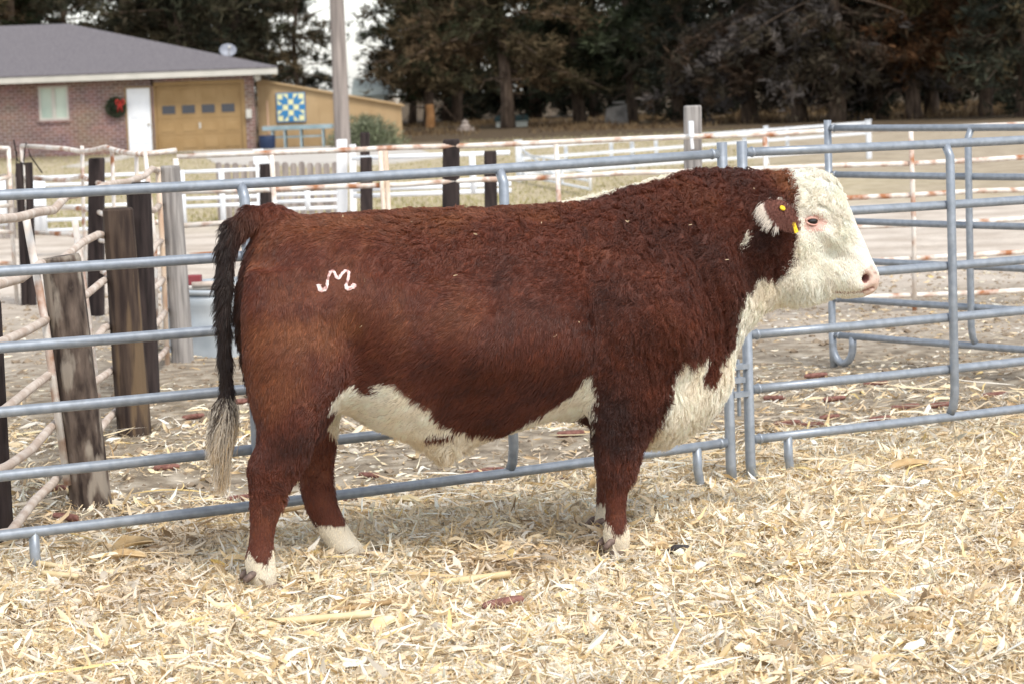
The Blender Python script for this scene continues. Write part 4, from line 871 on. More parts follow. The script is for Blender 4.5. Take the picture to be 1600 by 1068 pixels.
M_TAN = mat('tan_paint', S(150, 122, 82), S(160, 132, 92), 2, .6); M_TANW = mat('tan_siding', S(170, 143, 106), S(181, 154, 117), 1.2, .75, 0, 0)
M_TRIM = mat('cream_trim', S(186, 183, 174), S(200, 196, 187), 2, .6); M_SHING = mat('grey_shingles', S(96, 92, 96), S(122, 117, 119), 14, .95, 0, .004, (1, 1, 1), detail=8, lo=.3, hi=.7)
M_DOOR = mat('white_door_paint', S(232, 236, 242), S(240, 243, 246), 2, .45); M_GLASS = mat('dark_garage_glass', S(58, 62, 72), rough=.08, spec=.6)
M_WGLASS = mat('pale_window_glass', S(140, 160, 150), S(186, 198, 184), .9, .12, 0, 0, (1, 1, .6), spec=.6)
def house():
    xl, xr = hp(0, 200)[0]-14, hp(398, 180)[0]; zt = hp(200, 122)[2]+.1; yb = HY+11.4
    th = thing('brick_house', 'low red brick house with grey hip roof and tan garage door', 'house', ((xl+xr)/2, HY+5, 0))
    wx0, wx1 = hp(60, 160)[0], hp(107, 160)[0]; wz0, wz1 = hp(84, 188)[2], hp(84, 135)[2]
    dx0, dx1 = hp(199, 190)[0], hp(236, 190)[0]; dz1 = hp(218, 138)[2]
    gx0, gx1 = hp(244, 180)[0], hp(378, 180)[0]; gz1 = hp(310, 133)[2]
    m = MB(); T_ = .3     # wall with real openings, butted boxes
    m.box(xl, wx0, HY, HY+T_, -.1, zt); m.box(wx0, wx1, HY, HY+T_, -.1, wz0); m.box(wx0, wx1, HY, HY+T_, wz1, zt); m.box(wx1, dx0-.05, HY, HY+T_, -.1, zt)
    m.box(dx0-.05, dx1+.1, HY, HY+T_, dz1+.06, zt); m.box(dx1+.1, gx0-.12, HY, HY+T_, -.1, zt); m.box(gx0-.12, gx1+.12, HY, HY+T_, gz1+.14, zt); m.box(gx1+.12, xr, HY, HY+T_, -.1, zt)
    kx = xr*(yb/HY); m.hexa([(xr-.3, HY+T_, -.1), (xr, HY+T_, -.1), (kx, yb, -.1), (kx-.3, yb, -.1), (xr-.3, HY+T_, zt), (xr, HY+T_, zt), (kx, yb, zt), (kx-.3, yb, zt)]); m.box(xl, xl+.3, HY+T_, yb, -.1, zt); m.box(xl+.3, kx-.3, yb-.3, yb, -.1, zt); part('wall', m, M_BRICK, th)
    # roof
    oh = .62; ez = hp(430, 104, HY-oh)[2]; ex1 = hp(434, 104, HY-oh)[0]; ex0 = xl-.6; rY = HY+5.7; rx1 = hp(106, 37, rY)[0]; rz = hp(106, 37, rY)[2]; rx0 = ex0+6.3; y0, y1 = HY-oh, yb+oh; ft = .2
    m = MB(); ex1b = ex1*(y1/y0)-.15; e = [(ex0, y0, ez), (ex1, y0, ez), (ex1b, y1, ez), (ex0, y1, ez)]; r_ = [(rx0, rY, rz), (rx1, rY, rz)]
    lo = [(x, y, z-.04) for x, y, z in e]
    m.add(e+r_+lo, [(0, 1, 5, 4), (1, 2, 5), (2, 3, 4, 5), (3, 0, 4), (0, 6, 7, 1), (1, 7, 8, 2), (2, 8, 9, 3), (3, 9, 6, 0), (9, 8, 7, 6)]); roof = part('roof', m, M_SHING, th)
    def sub(name, mb, mt, par): return raw_mesh(name, np.array(mb.v)-np.array(th.location), mb.f, mt, par)
    m = MB(); z0, z1 = ez-.04-ft, ez-.043
    m.box(ex0+.02, ex1-.02, y0+.02, y0+.10, z0, z1, .02); m.hexa([(ex1-.10, y0+.103, z0), (ex1-.02, y0+.103, z0), (ex1b-.02, y1-.02, z0), (ex1b-.10, y1-.02, z0), (ex1-.10, y0+.103, z1), (ex1-.02, y0+.103, z1), (ex1b-.02, y1-.02, z1), (ex1b-.10, y1-.02, z1)]); m.box(ex0+.12, ex1-.103, y0+.105, HY-.01, z0+.06, z0+.09); sub('fascia', m, M_TRIM, roof)
    # window
    m = MB(); fw = .07; m.box(wx0, wx1, HY+.03, HY+.12, wz0, wz0+fw); m.box(wx0, wx1, HY+.03, HY+.12, wz1-fw, wz1); m.box(wx0, wx0+fw, HY+.03, HY+.12, wz0+fw, wz1-fw); m.box(wx1-fw, wx1, HY+.03, HY+.12, wz0+fw, wz1-fw)
    xm = (wx0+wx1)/2; m.box(xm-.06, xm+.06, HY+.025, HY+.12, wz0+fw, wz1-fw); win = part('window', m, M_TRIM, th)
    m = MB(); m.box(wx0+fw, xm-.06, HY+.07, HY+.09, wz0+fw, wz1-fw); m.box(xm+.06, wx1-fw, HY+.07, HY+.09, wz0+fw, wz1-fw); sub('pane', m, M_WGLASS, win)
    m = MB(); m.box(wx0-.05, wx1+.05, HY-.05, HY+.028, wz0-.09, wz0-.003, .01); sub('sill', m, M_BRICK, win)
    # door
    m = MB(); m.box(dx0, dx1, HY+.08, HY+.13, .02, dz1, .01)
    for zz in ((.3, .9), (1.1, 1.85)):
        for xx in ((dx0+.09, dx0+.34), (dx1-.34, dx1-.09)): m.box(xx[0], xx[1], HY+.072, HY+.079, zz[0], zz[1], .006)
    door = part('door', m, M_DOOR, th); m = MB(); m.lathe([(.001, -.07), (.03, -.06), (.035, -.04), (.02, -.02), (.02, 0)], (dx1-.09, HY+.078, hp(230, 195)[2]), 12, 1); sub('handle', m, mat('brass_knob', S(150, 132, 96), rough=.3, metal=.8), door)
    m = MB(); m.box(dx0-.05, dx0-.003, HY+.06, HY+.2, 0, dz1+.05); m.box(dx1+.003, dx1+.1, HY+.06, HY+.2, 0, dz1+.05); m.box(dx0-.003, dx1+.003, HY+.06, HY+.2, dz1+.004, dz1+.05); sub('door_frame', m, M_TAN, door)
    # garage door
    m = MB(); gh = gz1/4; nx = 4; gw = (gx1-gx0)/nx
    for r in range(4): m.box(gx0, gx1, HY+.14, HY+.18, r*gh+.008, (r+1)*gh-.008, .008)
    m.box(gx0, gx1, HY+.155, HY+.19, .01, gz1-.01)
    for r in range(4):
        for k in range(nx):
            if r == 2: continue
            m.box(gx0+k*gw+.11, gx0+(k+1)*gw-.11, HY+.128, HY+.139, r*gh+.1, (r+1)*gh-.1, .008)
    gd = part('garage_door', m, M_TAN, th)
    wz0_, wz1_ = hp(310, 177)[2], hp(310, 164)[2]
    for k in range(nx):
        m = MB(); a, b = gx0+(9+31*k)/134*(gx1-gx0), gx0+(29.5+31*k)/134*(gx1-gx0)
        m.box(a, b, HY+.118, HY+.125, wz0_, wz1_); sub('pane', m, M_GLASS, gd)
        m = MB(); m.box(a-.035, b+.035, HY+.1265, HY+.1375, wz0_-.035, wz1_+.035, .004); sub('pane_frame', m, M_TAN, gd)
    m = MB(); xm = (gx0+gx1)/2; m.box(xm-.03, xm+.03, HY+.10, HY+.127, hp(310, 201)[2], hp(310, 192)[2], .006); sub('handle', m, M_TRIM, gd)
    m = MB(); m.box(gx0-.12, gx0-.004, HY+.05, HY+.24, 0, gz1+.13); m.box(gx1+.004, gx1+.12, HY+.05, HY+.24, 0, gz1+.13); m.box(gx0-.004, gx1+.004, HY+.05, HY+.24, gz1+.004, gz1+.13); sub('door_frame', m, M_TAN, gd)
    m = MB(); p = hp(389, 178); m.box(p[0]-.09, p[0]+.09, HY-.12, HY-.003, p[2]-.14, p[2]+.14, .02); part('meter_box', m, M_TRIM, th)
    m = MB(); p = hp(406, 119); m.lathe([(.001, -.16), (.07, -.14), (.1, -.08), (.09, 0), (.03, .06), (.03, .12)], (p[0]-.05, HY-.2, p[2]), 14); part('yard_lamp', m, M_TRIM, th)
    return th, xr
house_o, HXR = house()
# lean-to with slanting top
def leanto():
    a, b = hp(400, 126, 79), hp(627, 166, 79); x0, x1 = HXR+.004, b[0]; Y = 79.; z0, z1 = a[2], b[2]; D = 7.
    th = thing('lean_to_shed', 'tan windowless lean-to wall with a slanting top beside the brick house', 'shed', ((x0+x1)/2, Y, 0))
    xk = x1*(Y+D)/Y-.1; xj = x0-.62; m = MB(); m.hexa([(x0, Y, -.1), (x1, Y, -.1), (xk, Y+D, -.1), (xj, Y+D, -.1), (x0, Y, z0), (x1, Y, z1), (xk, Y+D, z1), (xj, Y+D, z0)])
    k = 0; X = x0+.3
    while X < x1-.05:
        zt = z0+(z1-z0)*(X-x0)/(x1-x0); m.box(X-.012, X+.012, Y-.012, Y-.002, -.05, zt-.05); X += .41
    part('wall', m, M_TANW, th)
    m = MB(); sl = (z1-z0)/(x1-x0); m.hexa([(x0, Y-.12, z0+.003), (x1+.1, Y-.12, z1+.003+sl*.1), (xk+.1, Y+D+.1, z1+.003+sl*.1), (xj, Y+D+.1, z0+.003), (x0, Y-.12, z0+.06), (x1+.1, Y-.12, z1+.06+sl*.1), (xk+.1, Y+D+.1, z1+.06+sl*.1), (xj, Y+D+.1, z0+.06)]); part('roof', m, M_TANW, th)
    m = MB(); p = hp(620, 160, 80); m.tube([(p[0], 80, z1), (p[0], 80, z1+.18)], .06, 10); m.tube([(p[0], 80, z1+.18), (p[0], 80, z1+.24)], .10, 10); part('roof_vent', m, M_TRIM, th)
leanto()
# barn quilt
def quilt():
    x0, x1 = hp(432, 170, 78.9)[0], hp(477, 170, 78.9)[0]; z0, z1 = hp(454, 191, 78.9)[2], hp(454, 145, 78.9)[2]
    th = thing('quilt_sign', 'square barn quilt board with blue and pale yellow star on the tan wall', 'sign', ((x0+x1)/2, 78.9, (z0+z1)/2))
    MBl, MY = mat('blue_paint', S(62, 128, 178), rough=.6), mat('pale_yellow_paint', S(226, 222, 172), rough=.6)
    m = MB(); m.box(x0, x1, 78.93, 78.98, z0, z1); part('board', m, MBl, th)
    fw = .035; G = 5; c = lambda i, j: (x0+fw+(x1-x0-2*fw)*i/G, z0+fw+(z1-z0-2*fw)*j/G); yl, bl = MB(), MB(); a, b = c(0, 0), c(G, G)
    yl.box(a[0], b[0], 78.922, 78.929, a[1], b[1]); part('yellow_ground', yl, MY, th)
    def poly_(pts): P = [c(*p) for p in pts]; k = len(P); bl.add([(a, 78.915, b) for a, b in P]+[(a, 78.9215, b) for a, b in P], [tuple(range(k))]+[(i, i+k, (i+1) % k+k, (i+1) % k) for i in range(k)])
    for i, j in ((2, 0), (2, 4), (0, 2), (4, 2), (2, 2)): poly_([(i, j), (i+1, j), (i+1, j+1), (i, j+1)])
    for f in (lambda p: p, lambda p: (5-p[0], p[1]), lambda p: (p[0], 5-p[1]), lambda p: (5-p[0], 5-p[1])):
        for q in ([(1, 0), (1, 1), (2, 2), (2, 1)], [(0, 1), (1, 2), (2, 2), (1, 1)]): poly_([f(p) for p in q])
    part('blue_patches', bl, MBl, th)
quilt()
# wreath
def wreath():
    c = hp(181, 168, 77.9); th = thing('wreath', 'green christmas wreath with red bow on the brick wall', 'wreath', c); rg = np.random.default_rng(3); v = []; f = []
    R = .20
    for k in range(1500):
        a = rg.random()*6.283; b = rg.random()*6.283; q = .10+.03*rg.random(); d0 = np.array([math.cos(a), 0, math.sin(a)]); p = d0*(R+q*.7*math.cos(b))+np.array([0, q*.5*math.sin(b), 0]); e = d0*math.cos(b)+np.array([0, math.sin(b), 0])+rg.normal(0, .5, 3); e /= np.linalg.norm(e)
        s = np.cross(e, rg.normal(0, 1, 3)); s /= np.linalg.norm(s); l = .09; i = len(v); v += [c+p-s*.012, c+p+s*.012, c+p+e*l]; f.append((i, i+1, i+2))
    m = MB(); m.v = [tuple(x) for x in v]; m.f = f; part('greens', m, mat('wreath_green', S(40, 52, 40), S(70, 84, 58), 8, .8), th)
    m = MB(); o = c+np.array([.16, -.1, .12])
    for sg in (-1, 1):
        pts = [o+np.array([sg*.13*math.sin(t), -.03, .08*math.sin(2*t)+.05*math.sin(t)]) for t in np.linspace(0, math.pi, 12)]; m.tube(pts, .02, 8)
        m.tube([o, o+np.array([sg*.04-.02, -.02, -.12]), o+np.array([sg*.07-.02, -.02, -.27])], [.02, .026, .016], 8)
    part('bow', m, mat('red_ribbon', S(164, 46, 40), rough=.6), th, smooth=True)
wreath()
# satellite dish on the roof
def dish():
    Y = 81.5; c = at_y(356, 79, Y); th = thing('satellite_dish', 'grey satellite dish standing above the roof edge', 'satellite dish', c)
    m = MB(); n = 28; v = []; f = []; R = .26; ax = np.array([.2, -.9, .35]); ax /= np.linalg.norm(ax); e1 = np.cross(ax, [0, 0, 1]); e1 /= np.linalg.norm(e1); e2 = np.cross(e1, ax)
    for i, r in enumerate(np.linspace(.02, R, 6)):
        for k in range(n): a = 2*math.pi*k/n; v.append(c+e1*r*math.cos(a)*1.08+e2*r*.85*math.sin(a)+ax*(r*r*.45))
    f = [(i*n+k, i*n+(k+1) % n, (i+1)*n+(k+1) % n, (i+1)*n+k) for i in range(5) for k in range(n)]; v2 = [p-ax*.02 for p in v]; o = len(v)
    f += [(b+o, a+o, d+o, c2+o) for a, b, c2, d in f]+[(5*n+k, 5*n+(k+1) % n, o+5*n+(k+1) % n, o+5*n+k) for k in range(n)]
    m.add(v+v2, f); part('reflector', m, mat('dish_grey', S(120, 124, 134), S(150, 154, 164), 3, .5), th, smooth=True)
    m = MB(); m.tube([c-ax*.02, c-ax*.1+[0, 0, -.2], c-ax*.1+[0, 0, -1.0]], .03, 8); part('mast', m, M_GALV, th)
    m = MB(); m.tube([c-e2*.28+ax*.03, c-e2*.1+ax*.45], .015, 8); m.tube([c-e2*.1+ax*.42, c-e2*.08+ax*.5], .04, 8); part('feed_arm', m, M_TRIM, th)
dish()
# work table by the wall
def work_table():
    Y = 77.6; x0, x1 = hp(411, 197, Y)[0], hp(520, 195, Y)[0]; zt = hp(465, 196, Y)[2]; th = thing('work_table', 'long blue grey work table below the barn quilt', 'table', ((x0+x1)/2, Y, 0)); MT = mat('blue_grey_metal', S(124, 144, 150), S(156, 174, 180), 2, .5)
    m = MB(); m.box(x0, x1, Y-.4, Y+.4, zt-.13, zt, .02); part('table_top', m, MT, th)
    for X in (x0+.3, (x0+x1)/2-.4, (x0+x1)/2+.1, x1-.3):
        for y in (Y-.34, Y+.34): m = MB(); m.box(X-.025, X+.025, y-.025, y+.025, -.02, zt-.132); part('leg', m, MT, th)
    m = MB(); m.box(x0+.36, x1-.36, Y-.28, Y+.28, .32, .37); part('shelf', m, MT, th)
work_table()
m = MB(); a, b = hp(417, 158, 78.6), hp(421, 226, 78.0); m.tube([a, b*[1, 1, 0]], .022, 8); m.box(b[0]-.15, b[0]+.15, 77.95, 78.05, -.01, .09, .02); solo('broom', m, mat('pale_wood_handle', S(196, 160, 136), rough=.7), 'pale long-handled broom leaning on the tan wall', 'broom')
m = MB(); p = (x_at(418, 77.1), 77.1); m.lathe([(.2, -.02), (.25, .1), (.26, .35), (.24, .42), (.2, .42), (.2, .2)], (p[0], 77.1, 0), 20); solo('blue_tub', m, mat('dark_blue_plastic', S(36, 50, 78), rough=.5), 'dark blue tub on the ground before the work table', 'tub', smooth=True)
# utility pole
def utility_pole():
    b = ground_at(536, 236); b = np.array([b[0], b[1], 0]); s = FPX/b[1]; Y = b[1]; t = at_y(526, 0, Y); d = (t-b)/t[2]; r0 = 24/s/2; th = thing('utility_pole', 'tall grey wooden utility pole standing beside the driveway', 'utility pole', b); m = MB()
    m.tube([b+d*z+[0, 0, 0] for z in (-.3, 0, 2, 4, 6, 8.5)], [r0*1.06, r0*1.05, r0*1.0, r0*.95, r0*.9, r0*.82], 18); part('pole', m, mat('utility_pole_wood', S(122, 114, 110), S(158, 148, 142), 3, .9, 0, .01, (3, 3, .2)), th, smooth=True)
    m = MB(); q = b+d*8.0; m.box(q[0]-1.2, q[0]+1.2, Y-r0*1.2-.1, Y-r0*.9, 7.95, 8.07); part('crossarm', m, M_POSTG, th)
    for k in (-1.05, -.45, .45, 1.05): m = MB(); m.lathe([(.03, 0), (.05, .05), (.03, .09), (.045, .14), (.001, .16)], (q[0]+k, Y-r0*1.05-.05, 8.072), 10); part('insulator', m, M_DOOR, th, smooth=True)
utility_pole()
# small things before the trees
def well_house():
    Y = 101.; x0, x1 = at_y(775, 195, Y)[0], at_y(825, 195, Y)[0]; z1 = at_y(800, 190, Y)[2]; th = thing('well_house', 'small white well house with dark green roof behind a tree trunk', 'shed', ((x0+x1)/2, Y, 0))
    m = MB(); m.box(x0, x1, Y+1, Y+2.2, -.05, z1); part('wall', m, mat('well_house_paint', S(206, 208, 196), S(220, 222, 210), 2, .7), th)
    m = MB(); xa, xb, ya, yb_ = x0-.1, x1+.1, Y+.9, Y+2.3; m.add([(xa, ya, z1+.003), (xb, ya, z1+.003), (xb, yb_, z1+.003), (xa, yb_, z1+.003), (xa+.1, (ya+yb_)/2, z1+.24), (xb-.1, (ya+yb_)/2, z1+.24)], [(0, 1, 5, 4), (1, 2, 5), (2, 3, 4, 5), (3, 0, 4), (3, 2, 1, 0)]); part('roof', m, mat('dark_green_roof', S(34, 58, 54), rough=.7), th)
well_house()
m = MB(); p = ground_at(645, 207); p = at_y(727, 205, 96); m.box(p[0]-.34, p[0]+.34, 96, 96.6, -.02, .12, .03); m.lathe([(.2, .121), (.2, .2), (.12, .28), (.15, .34), (.05, .42), (.001, .44)], (p[0], 96.3, 0), 14); solo('stone_planter', m, mat('planter_stone', S(136, 124, 116), S(164, 152, 142), 6, .9), 'pale stone planter on a square foot near the tree line', 'planter')
m = MB(); p = at_y(672, 195, 108); m.tube([(p[0], 108, -.1), (p[0]+.03, 108, .5), (p[0], 108, 1.0)], [.22, .19, .17], 14); solo('tree_stump', m, mat('tan_stump_wood', S(140, 100, 62), S(168, 126, 84), 4, .9), 'tan broken stump standing under the dark trees', 'stump')
m = MB(); p = at_y(962, 190, 99); m.add([(p[0]-.5, 99, -.1), (p[0]+.5, 99, -.1), (p[0]+.45, 99.5, -.1), (p[0]-.45, 99.5, -.1), (p[0]-.34, 99.05, .65), (p[0]+.46, 99.05, .78), (p[0]+.4, 99.4, .8), (p[0]-.28, 99.4, .6)], [(3, 2, 1, 0), (4, 5, 6, 7), (0, 1, 5, 4), (1, 2, 6, 5), (2, 3, 7, 6), (3, 0, 4, 7)]); m.box(p[0]-.1, p[0]+.4, 99.1, 99.35, .8, .9, .03); solo('concrete_block', m, mat('mossy_concrete', S(92, 88, 84), S(132, 128, 122), 3, .95), 'rough grey concrete block in the shade of the trees', 'block')
m = MB(); p = at_y(565, 150, 112); x0 = at_y(556, 150, 112)[0]; x1 = at_y(590, 150, 112)[0]-1.7; zt = at_y(565, 150, 112)[2]; m.box(x0, x1+2, 112, 116, -.1, zt); m.add([(x0-.2, 111.8, zt+.003), (x1+2.2, 111.8, zt+.003), (x1+2.2, 116.2, zt+.003), (x0-.2, 116.2, zt+.003), (x0-.2, 114, zt+.8), (x1+2.2, 114, zt+.8)], [(0, 1, 5, 4), (1, 2, 5), (2, 3, 4, 5), (3, 0, 4), (3, 2, 1, 0)])
solo('far_shed', m, mat('pale_green_metal', S(168, 178, 172), S(186, 194, 188), 1, .6), 'pale green metal shed glimpsed beyond the end of the lean-to', 'shed')

# ------------------------------------------------------------------ trees
M_LEAF = attr_mat('juniper_leaf', .85, .1); _translucent(M_LEAF, .35); M_BARK = mat('dark_bark', S(62, 50, 42), S(108, 92, 78), 5, .95, 0, .02, (2, 2, .4)); M_TWIG = mat('pale_twigs', S(96, 80, 68), S(136, 116, 100), 4, .9)
def blades(P, D, L, W, rg):          # thin leaf-spray triangles
    n = len(P); a = rg.normal(0, 1, (n, 3)); s = np.cross(D, a); s /= np.linalg.norm(s, axis=1, keepdims=True)+1e-9
    V = np.stack([P-s*W[:, None]*.5, P+s*W[:, None]*.5, P+D*L[:, None]+s*W[:, None]*.12, P+D*L[:, None]*.96-s*W[:, None]*.12], 1); return V.reshape(-1, 3)
def make_tree(seed, hgt, rad, base, pal, trunk_r=.26, dens=1.0, droop=.2, gaps=.25, pine=False, lean=0.0, bare=6):
    rg = np.random.default_rng(seed); tm = MB(); zs = np.linspace(-.3, hgt*.9, 9)
    ctr = lambda z: np.array([lean*z+.12*math.sin(z*.7+seed), .1*math.cos(z*.9+seed), z])
    tm.tube([ctr(z) for z in zs], [trunk_r*(1.25 if z < 0 else 1)*(1-.85*max(z, 0)/hgt)+.02 for z in zs], 10)
    nl = int(46*dens); P, D, C, SZ = [], [], [], []
    for i in range(nl):
        u = (i+rg.random())/nl; z = base+(hgt-base)*u**.9; an = rg.random()*6.283
        env = rad*(1-u)**(.55 if pine else .7)*(.75+.35*math.sin(an*2+seed)+.25*rg.normal()*.6)*min(1, .55+u*3); env = max(env, .3)
        d = np.array([math.cos(an), math.sin(an), 0.]); o = ctr(z); rise = rg.uniform(-.1, .35)-(droop if u < .4 else -.1)
        pts = [o+d*env*t+np.array([0, 0, rise*env*t-droop*.5*env*t*t]) for t in np.linspace(0, 1, 5)]
        tm.tube(pts, [trunk_r*.26*(1-u*.6), trunk_r*.2*(1-u*.6), .05, .03, .012], 5, cap=False)
        if rg.random() < gaps*.5: continue
        ns = int((26 if not pine else 20)*(.6+env/rad)); tl = pal[rg.integers(len(pal))]
        for k in range(ns):
            t = (.22 if not pine else .45)+(.80 if not pine else .57)*rg.random(); q = o+d*env*t+np.array([0, 0, rise*env*t-droop*.5*env*t*t])+rg.normal(0, .17+.12*t, 3)*[1.3, 1.3, .75]
            nb = 10; out = d*(.7)+np.array([0, 0, .25-droop*.8]); ct = tl if rg.random() < .7 else pal[rg.integers(len(pal))]; cv = np.array(ct)*rg.uniform(.6, 1.35)
            for b in range(nb):
                dv = out+rg.normal(0, .65, 3); P.append(q+rg.normal(0, .10, 3)); D.append(dv/np.linalg.norm(dv)); C.append(cv*rg.uniform(.75, 1.3)); SZ.append((rg.uniform(.18, .42), rg.uniform(.05, .12)))
    for i in range(bare):    # dead lower branches
        z = rg.uniform(.5, base+.8); an = rg.random()*6.283; d = np.array([math.cos(an), math.sin(an), 0]); o = ctr(z); L = rg.uniform(.6, 1.7)
        pts = [o+d*L*t+np.array([rg.normal(0, .08), rg.normal(0, .08), .35*L*t-.75*L*t*t*rg.uniform(.3, 1.2)]) for t in np.linspace(0, 1, 6)]; tm.tube(pts, [.05, .04, .03, .022, .016, .008], 5, cap=False)
    SZ = np.array(SZ); V = blades(np.array(P), np.array(D), SZ[:, 0], SZ[:, 1], rg); F = np.arange(len(V)).reshape(-1, 4); Cc = np.repeat(np.clip(np.array(C), 0, 1), 4, 0)
    return (V, F, np.concatenate([Cc, np.ones((len(Cc), 1))], 1)), (np.array(tm.v), tm.f)
BRN = [S(90, 78, 58)[:3], S(78, 70, 52)[:3], S(72, 70, 52)[:3], S(98, 82, 62)[:3]]
GRN = [S(62, 68, 48)[:3], S(74, 80, 60)[:3], S(54, 58, 44)[:3], S(92, 98, 80)[:3]]
GRY = [S(82, 74, 62)[:3], S(98, 92, 88)[:3], S(78, 64, 52)[:3], S(64, 58, 48)[:3]]
RED = [S(108, 78, 54)[:3], S(94, 67, 47)[:3], S(80, 64, 48)[:3], S(86, 78, 53)[:3]]
DRK = [S(64, 66, 54)[:3], S(76, 70, 58)[:3], S(54, 58, 50)[:3]]
PIN = [S(66, 68, 54)[:3], S(78, 74, 58)[:3], S(56, 58, 48)[:3], S(88, 80, 64)[:3]]
KINDS = {}
def tree_kind(key, *a, **k):
    (V, F, C), (tv, tf) = make_tree(*a, **k); t = bpy.data.objects.new('tree', None); COL.objects.link(t)
    raw_mesh('crown', V, F, M_LEAF, t, False, C); raw_mesh('trunk', tv, tf, M_BARK, t, True); KINDS[key] = [t, False]
tree_kind('brown', 1, 11, 4.4, 1.75, BRN, .27, 1.5, droop=.22)
tree_kind('brown2', 2, 10, 3.8, 1.6, BRN+GRN[:1], .24, 1.4)
tree_kind('green', 3, 10.5, 4.0, 1.3, GRN, .25, 1.5, droop=.25)
tree_kind('grey', 4, 9.5, 4.1, 1.15, GRY, .28, 1.5, droop=.3, bare=9)
tree_kind('red', 5, 10, 3.8, 1.5, RED, .26, 1.4, droop=.2, bare=12)
tree_kind('dark', 6, 10.5, 4.2, .3, DRK+BRN[1:2], .25, 1.7)
tree_kind('pine', 7, 13, 4.2, 2.6, PIN, .20, 1.6, pine=True, gaps=.4, droop=.05)
tree_kind('pine2', 8, 12, 3.8, 2.2, PIN+BRN[:1], .19, 1.5, pine=True, gaps=.4)
TREES = [   # px, depth, kind, scale, turn, label
 (790, 99.5, 'brown', 1.0, 0, 'rust brown cedar with a thick bare trunk before the small well house'),
 (668, 112, 'brown2', 1.0, 1.1, 'brown green cedar leaning over the end of the tan lean-to'),
 (646, 121, 'pine2', .9, 2.2, 'greyish tree on the far side of the sky gap from the utility pole'),
 (716, 116, 'brown', .95, 2.0, 'brown cedar filling the space between the lean-to and the bare trunk'),
 (905, 103, 'green', 1.0, .4, 'grey green cedar with pale tips, over the rough concrete block'),
 (985, 101, 'green', .95, 2.6, 'deep green cedar standing behind the pale grey square post'),
 (1062, 98, 'dark', .9, 1.0, 'dark cedar with low boughs behind the hinge of the panels'),
 (1175, 92, 'grey', 1.0, 0.3, 'purple grey cedar with a short thick trunk above the white rail fence'),
 (1246, 90, 'grey', .95, 2.1, 'purple grey cedar with a wide shaggy trunk above the bull\'s head'),
 (1308, 88, 'grey', 1.0, 4.0, 'greyish cedar with a dark forked trunk by the end of the white fence'),
 (1372, 90, 'dark', .85, 3.0, 'dark cedar with twisted pale dead limbs around its trunk'),
 (1432, 88, 'red', 1.0, .7, 'orange brown cedar with twin dark trunks'),
 (1452, 93, 'red', .95, 3.3, 'rust coloured cedar crowding behind the twin dark trunks'),
 (1540, 88, 'red', .9, 5.0, 'orange brown cedar thin below with crooked bare branches'),
 (1600, 84, 'dark', .95, .2, 'dark grey cedar cut by the edge beyond the hinged panel'),
 (30, 113, 'brown2', 1.15, 0, 'brown tree rising over the far end of the house roof'),
 (-60, 108, 'brown', 1.15, 1.6, 'brown tree at the picture corner over the grey roof'),
 (112, 123, 'pine', 1.0, 1.3, 'thin topped pine with sky showing through, above the roof ridge'),
 (205, 108, 'pine', 1.15, 2.9, 'big dark pine standing over the white door'),
 (290, 106, 'pine', 1.2, .2, 'big dark pine standing over the tan garage door'),
 (370, 110, 'pine2', 1.25, 4.4, 'dark pine behind the satellite dish'),
 (392, 114, 'pine', .85, 5.2, 'ragged pine with gaps of sky over the roof corner'),
 (468, 118, 'pine2', .72, .9, 'smaller pine short of the utility pole'),
 (-40, 132, 'dark', 1.25, 2.2, 'dark evergreen low behind the ridge at the picture corner'), (40, 134, 'dark', 1.2, 1.2, 'dark evergreen far behind the roof ridge, beside the sky gap'), (245, 132, 'dark', 1.3, .4, 'dark evergreen deep behind the two big pines'), (330, 133, 'dark', 1.25, 3.9, 'dark evergreen deep behind the satellite dish'), (385, 136, 'pine2', 1.0, 2.7, 'thin pine deep behind the roof corner'),
 (700, 128, 'dark', 1.1, 0, 'dark evergreen filling the back row behind the brown cedars'), (745, 130, 'dark', 1.1, 1, 'dark evergreen in the back row by the bare brown trunk'), (840, 128, 'dark', 1.15, 2, 'dark evergreen in the back row over the well house'),
 (930, 126, 'dark', 1.1, 3, 'dark evergreen in the back row over the concrete block'), (1020, 122, 'dark', 1.1, 4, 'dark evergreen in the back row behind the deep green cedar'), (1128, 118, 'dark', 1.35, 5, 'dark evergreen in the back row before the purple grey cedars'),
 (1205, 114, 'dark', 1.05, .5, 'dark evergreen behind the purple grey cedars'), (1290, 112, 'brown', 1.1, 1.5, 'brown cedar in the back row behind the forked trunk'), (1385, 110, 'dark', 1.1, 2.5, 'dark evergreen behind the twisted dead limbs'),
 (1480, 108, 'dark', 1.1, 3.5, 'dark evergreen behind the orange brown cedars'), (1570, 106, 'dark', 1.1, 4.5, 'dark evergreen in the back row at the picture edge'),
]
for px, Y, k, sc, rz, lab in TREES:
    src, used = KINDS[k]
    if not used: t = src; KINDS[k][1] = True
    else:
        t = src.copy(); COL.objects.link(t)
        for ch in src.children: c = ch.copy(); COL.objects.link(c); c.parent = t
    t.location = (x_at(px, Y), Y, 0); t.scale = (sc, sc, sc); t.rotation_euler = (0, 0, rz); tag(t, lab, 'tree', 'evergreens behind the farmyard')
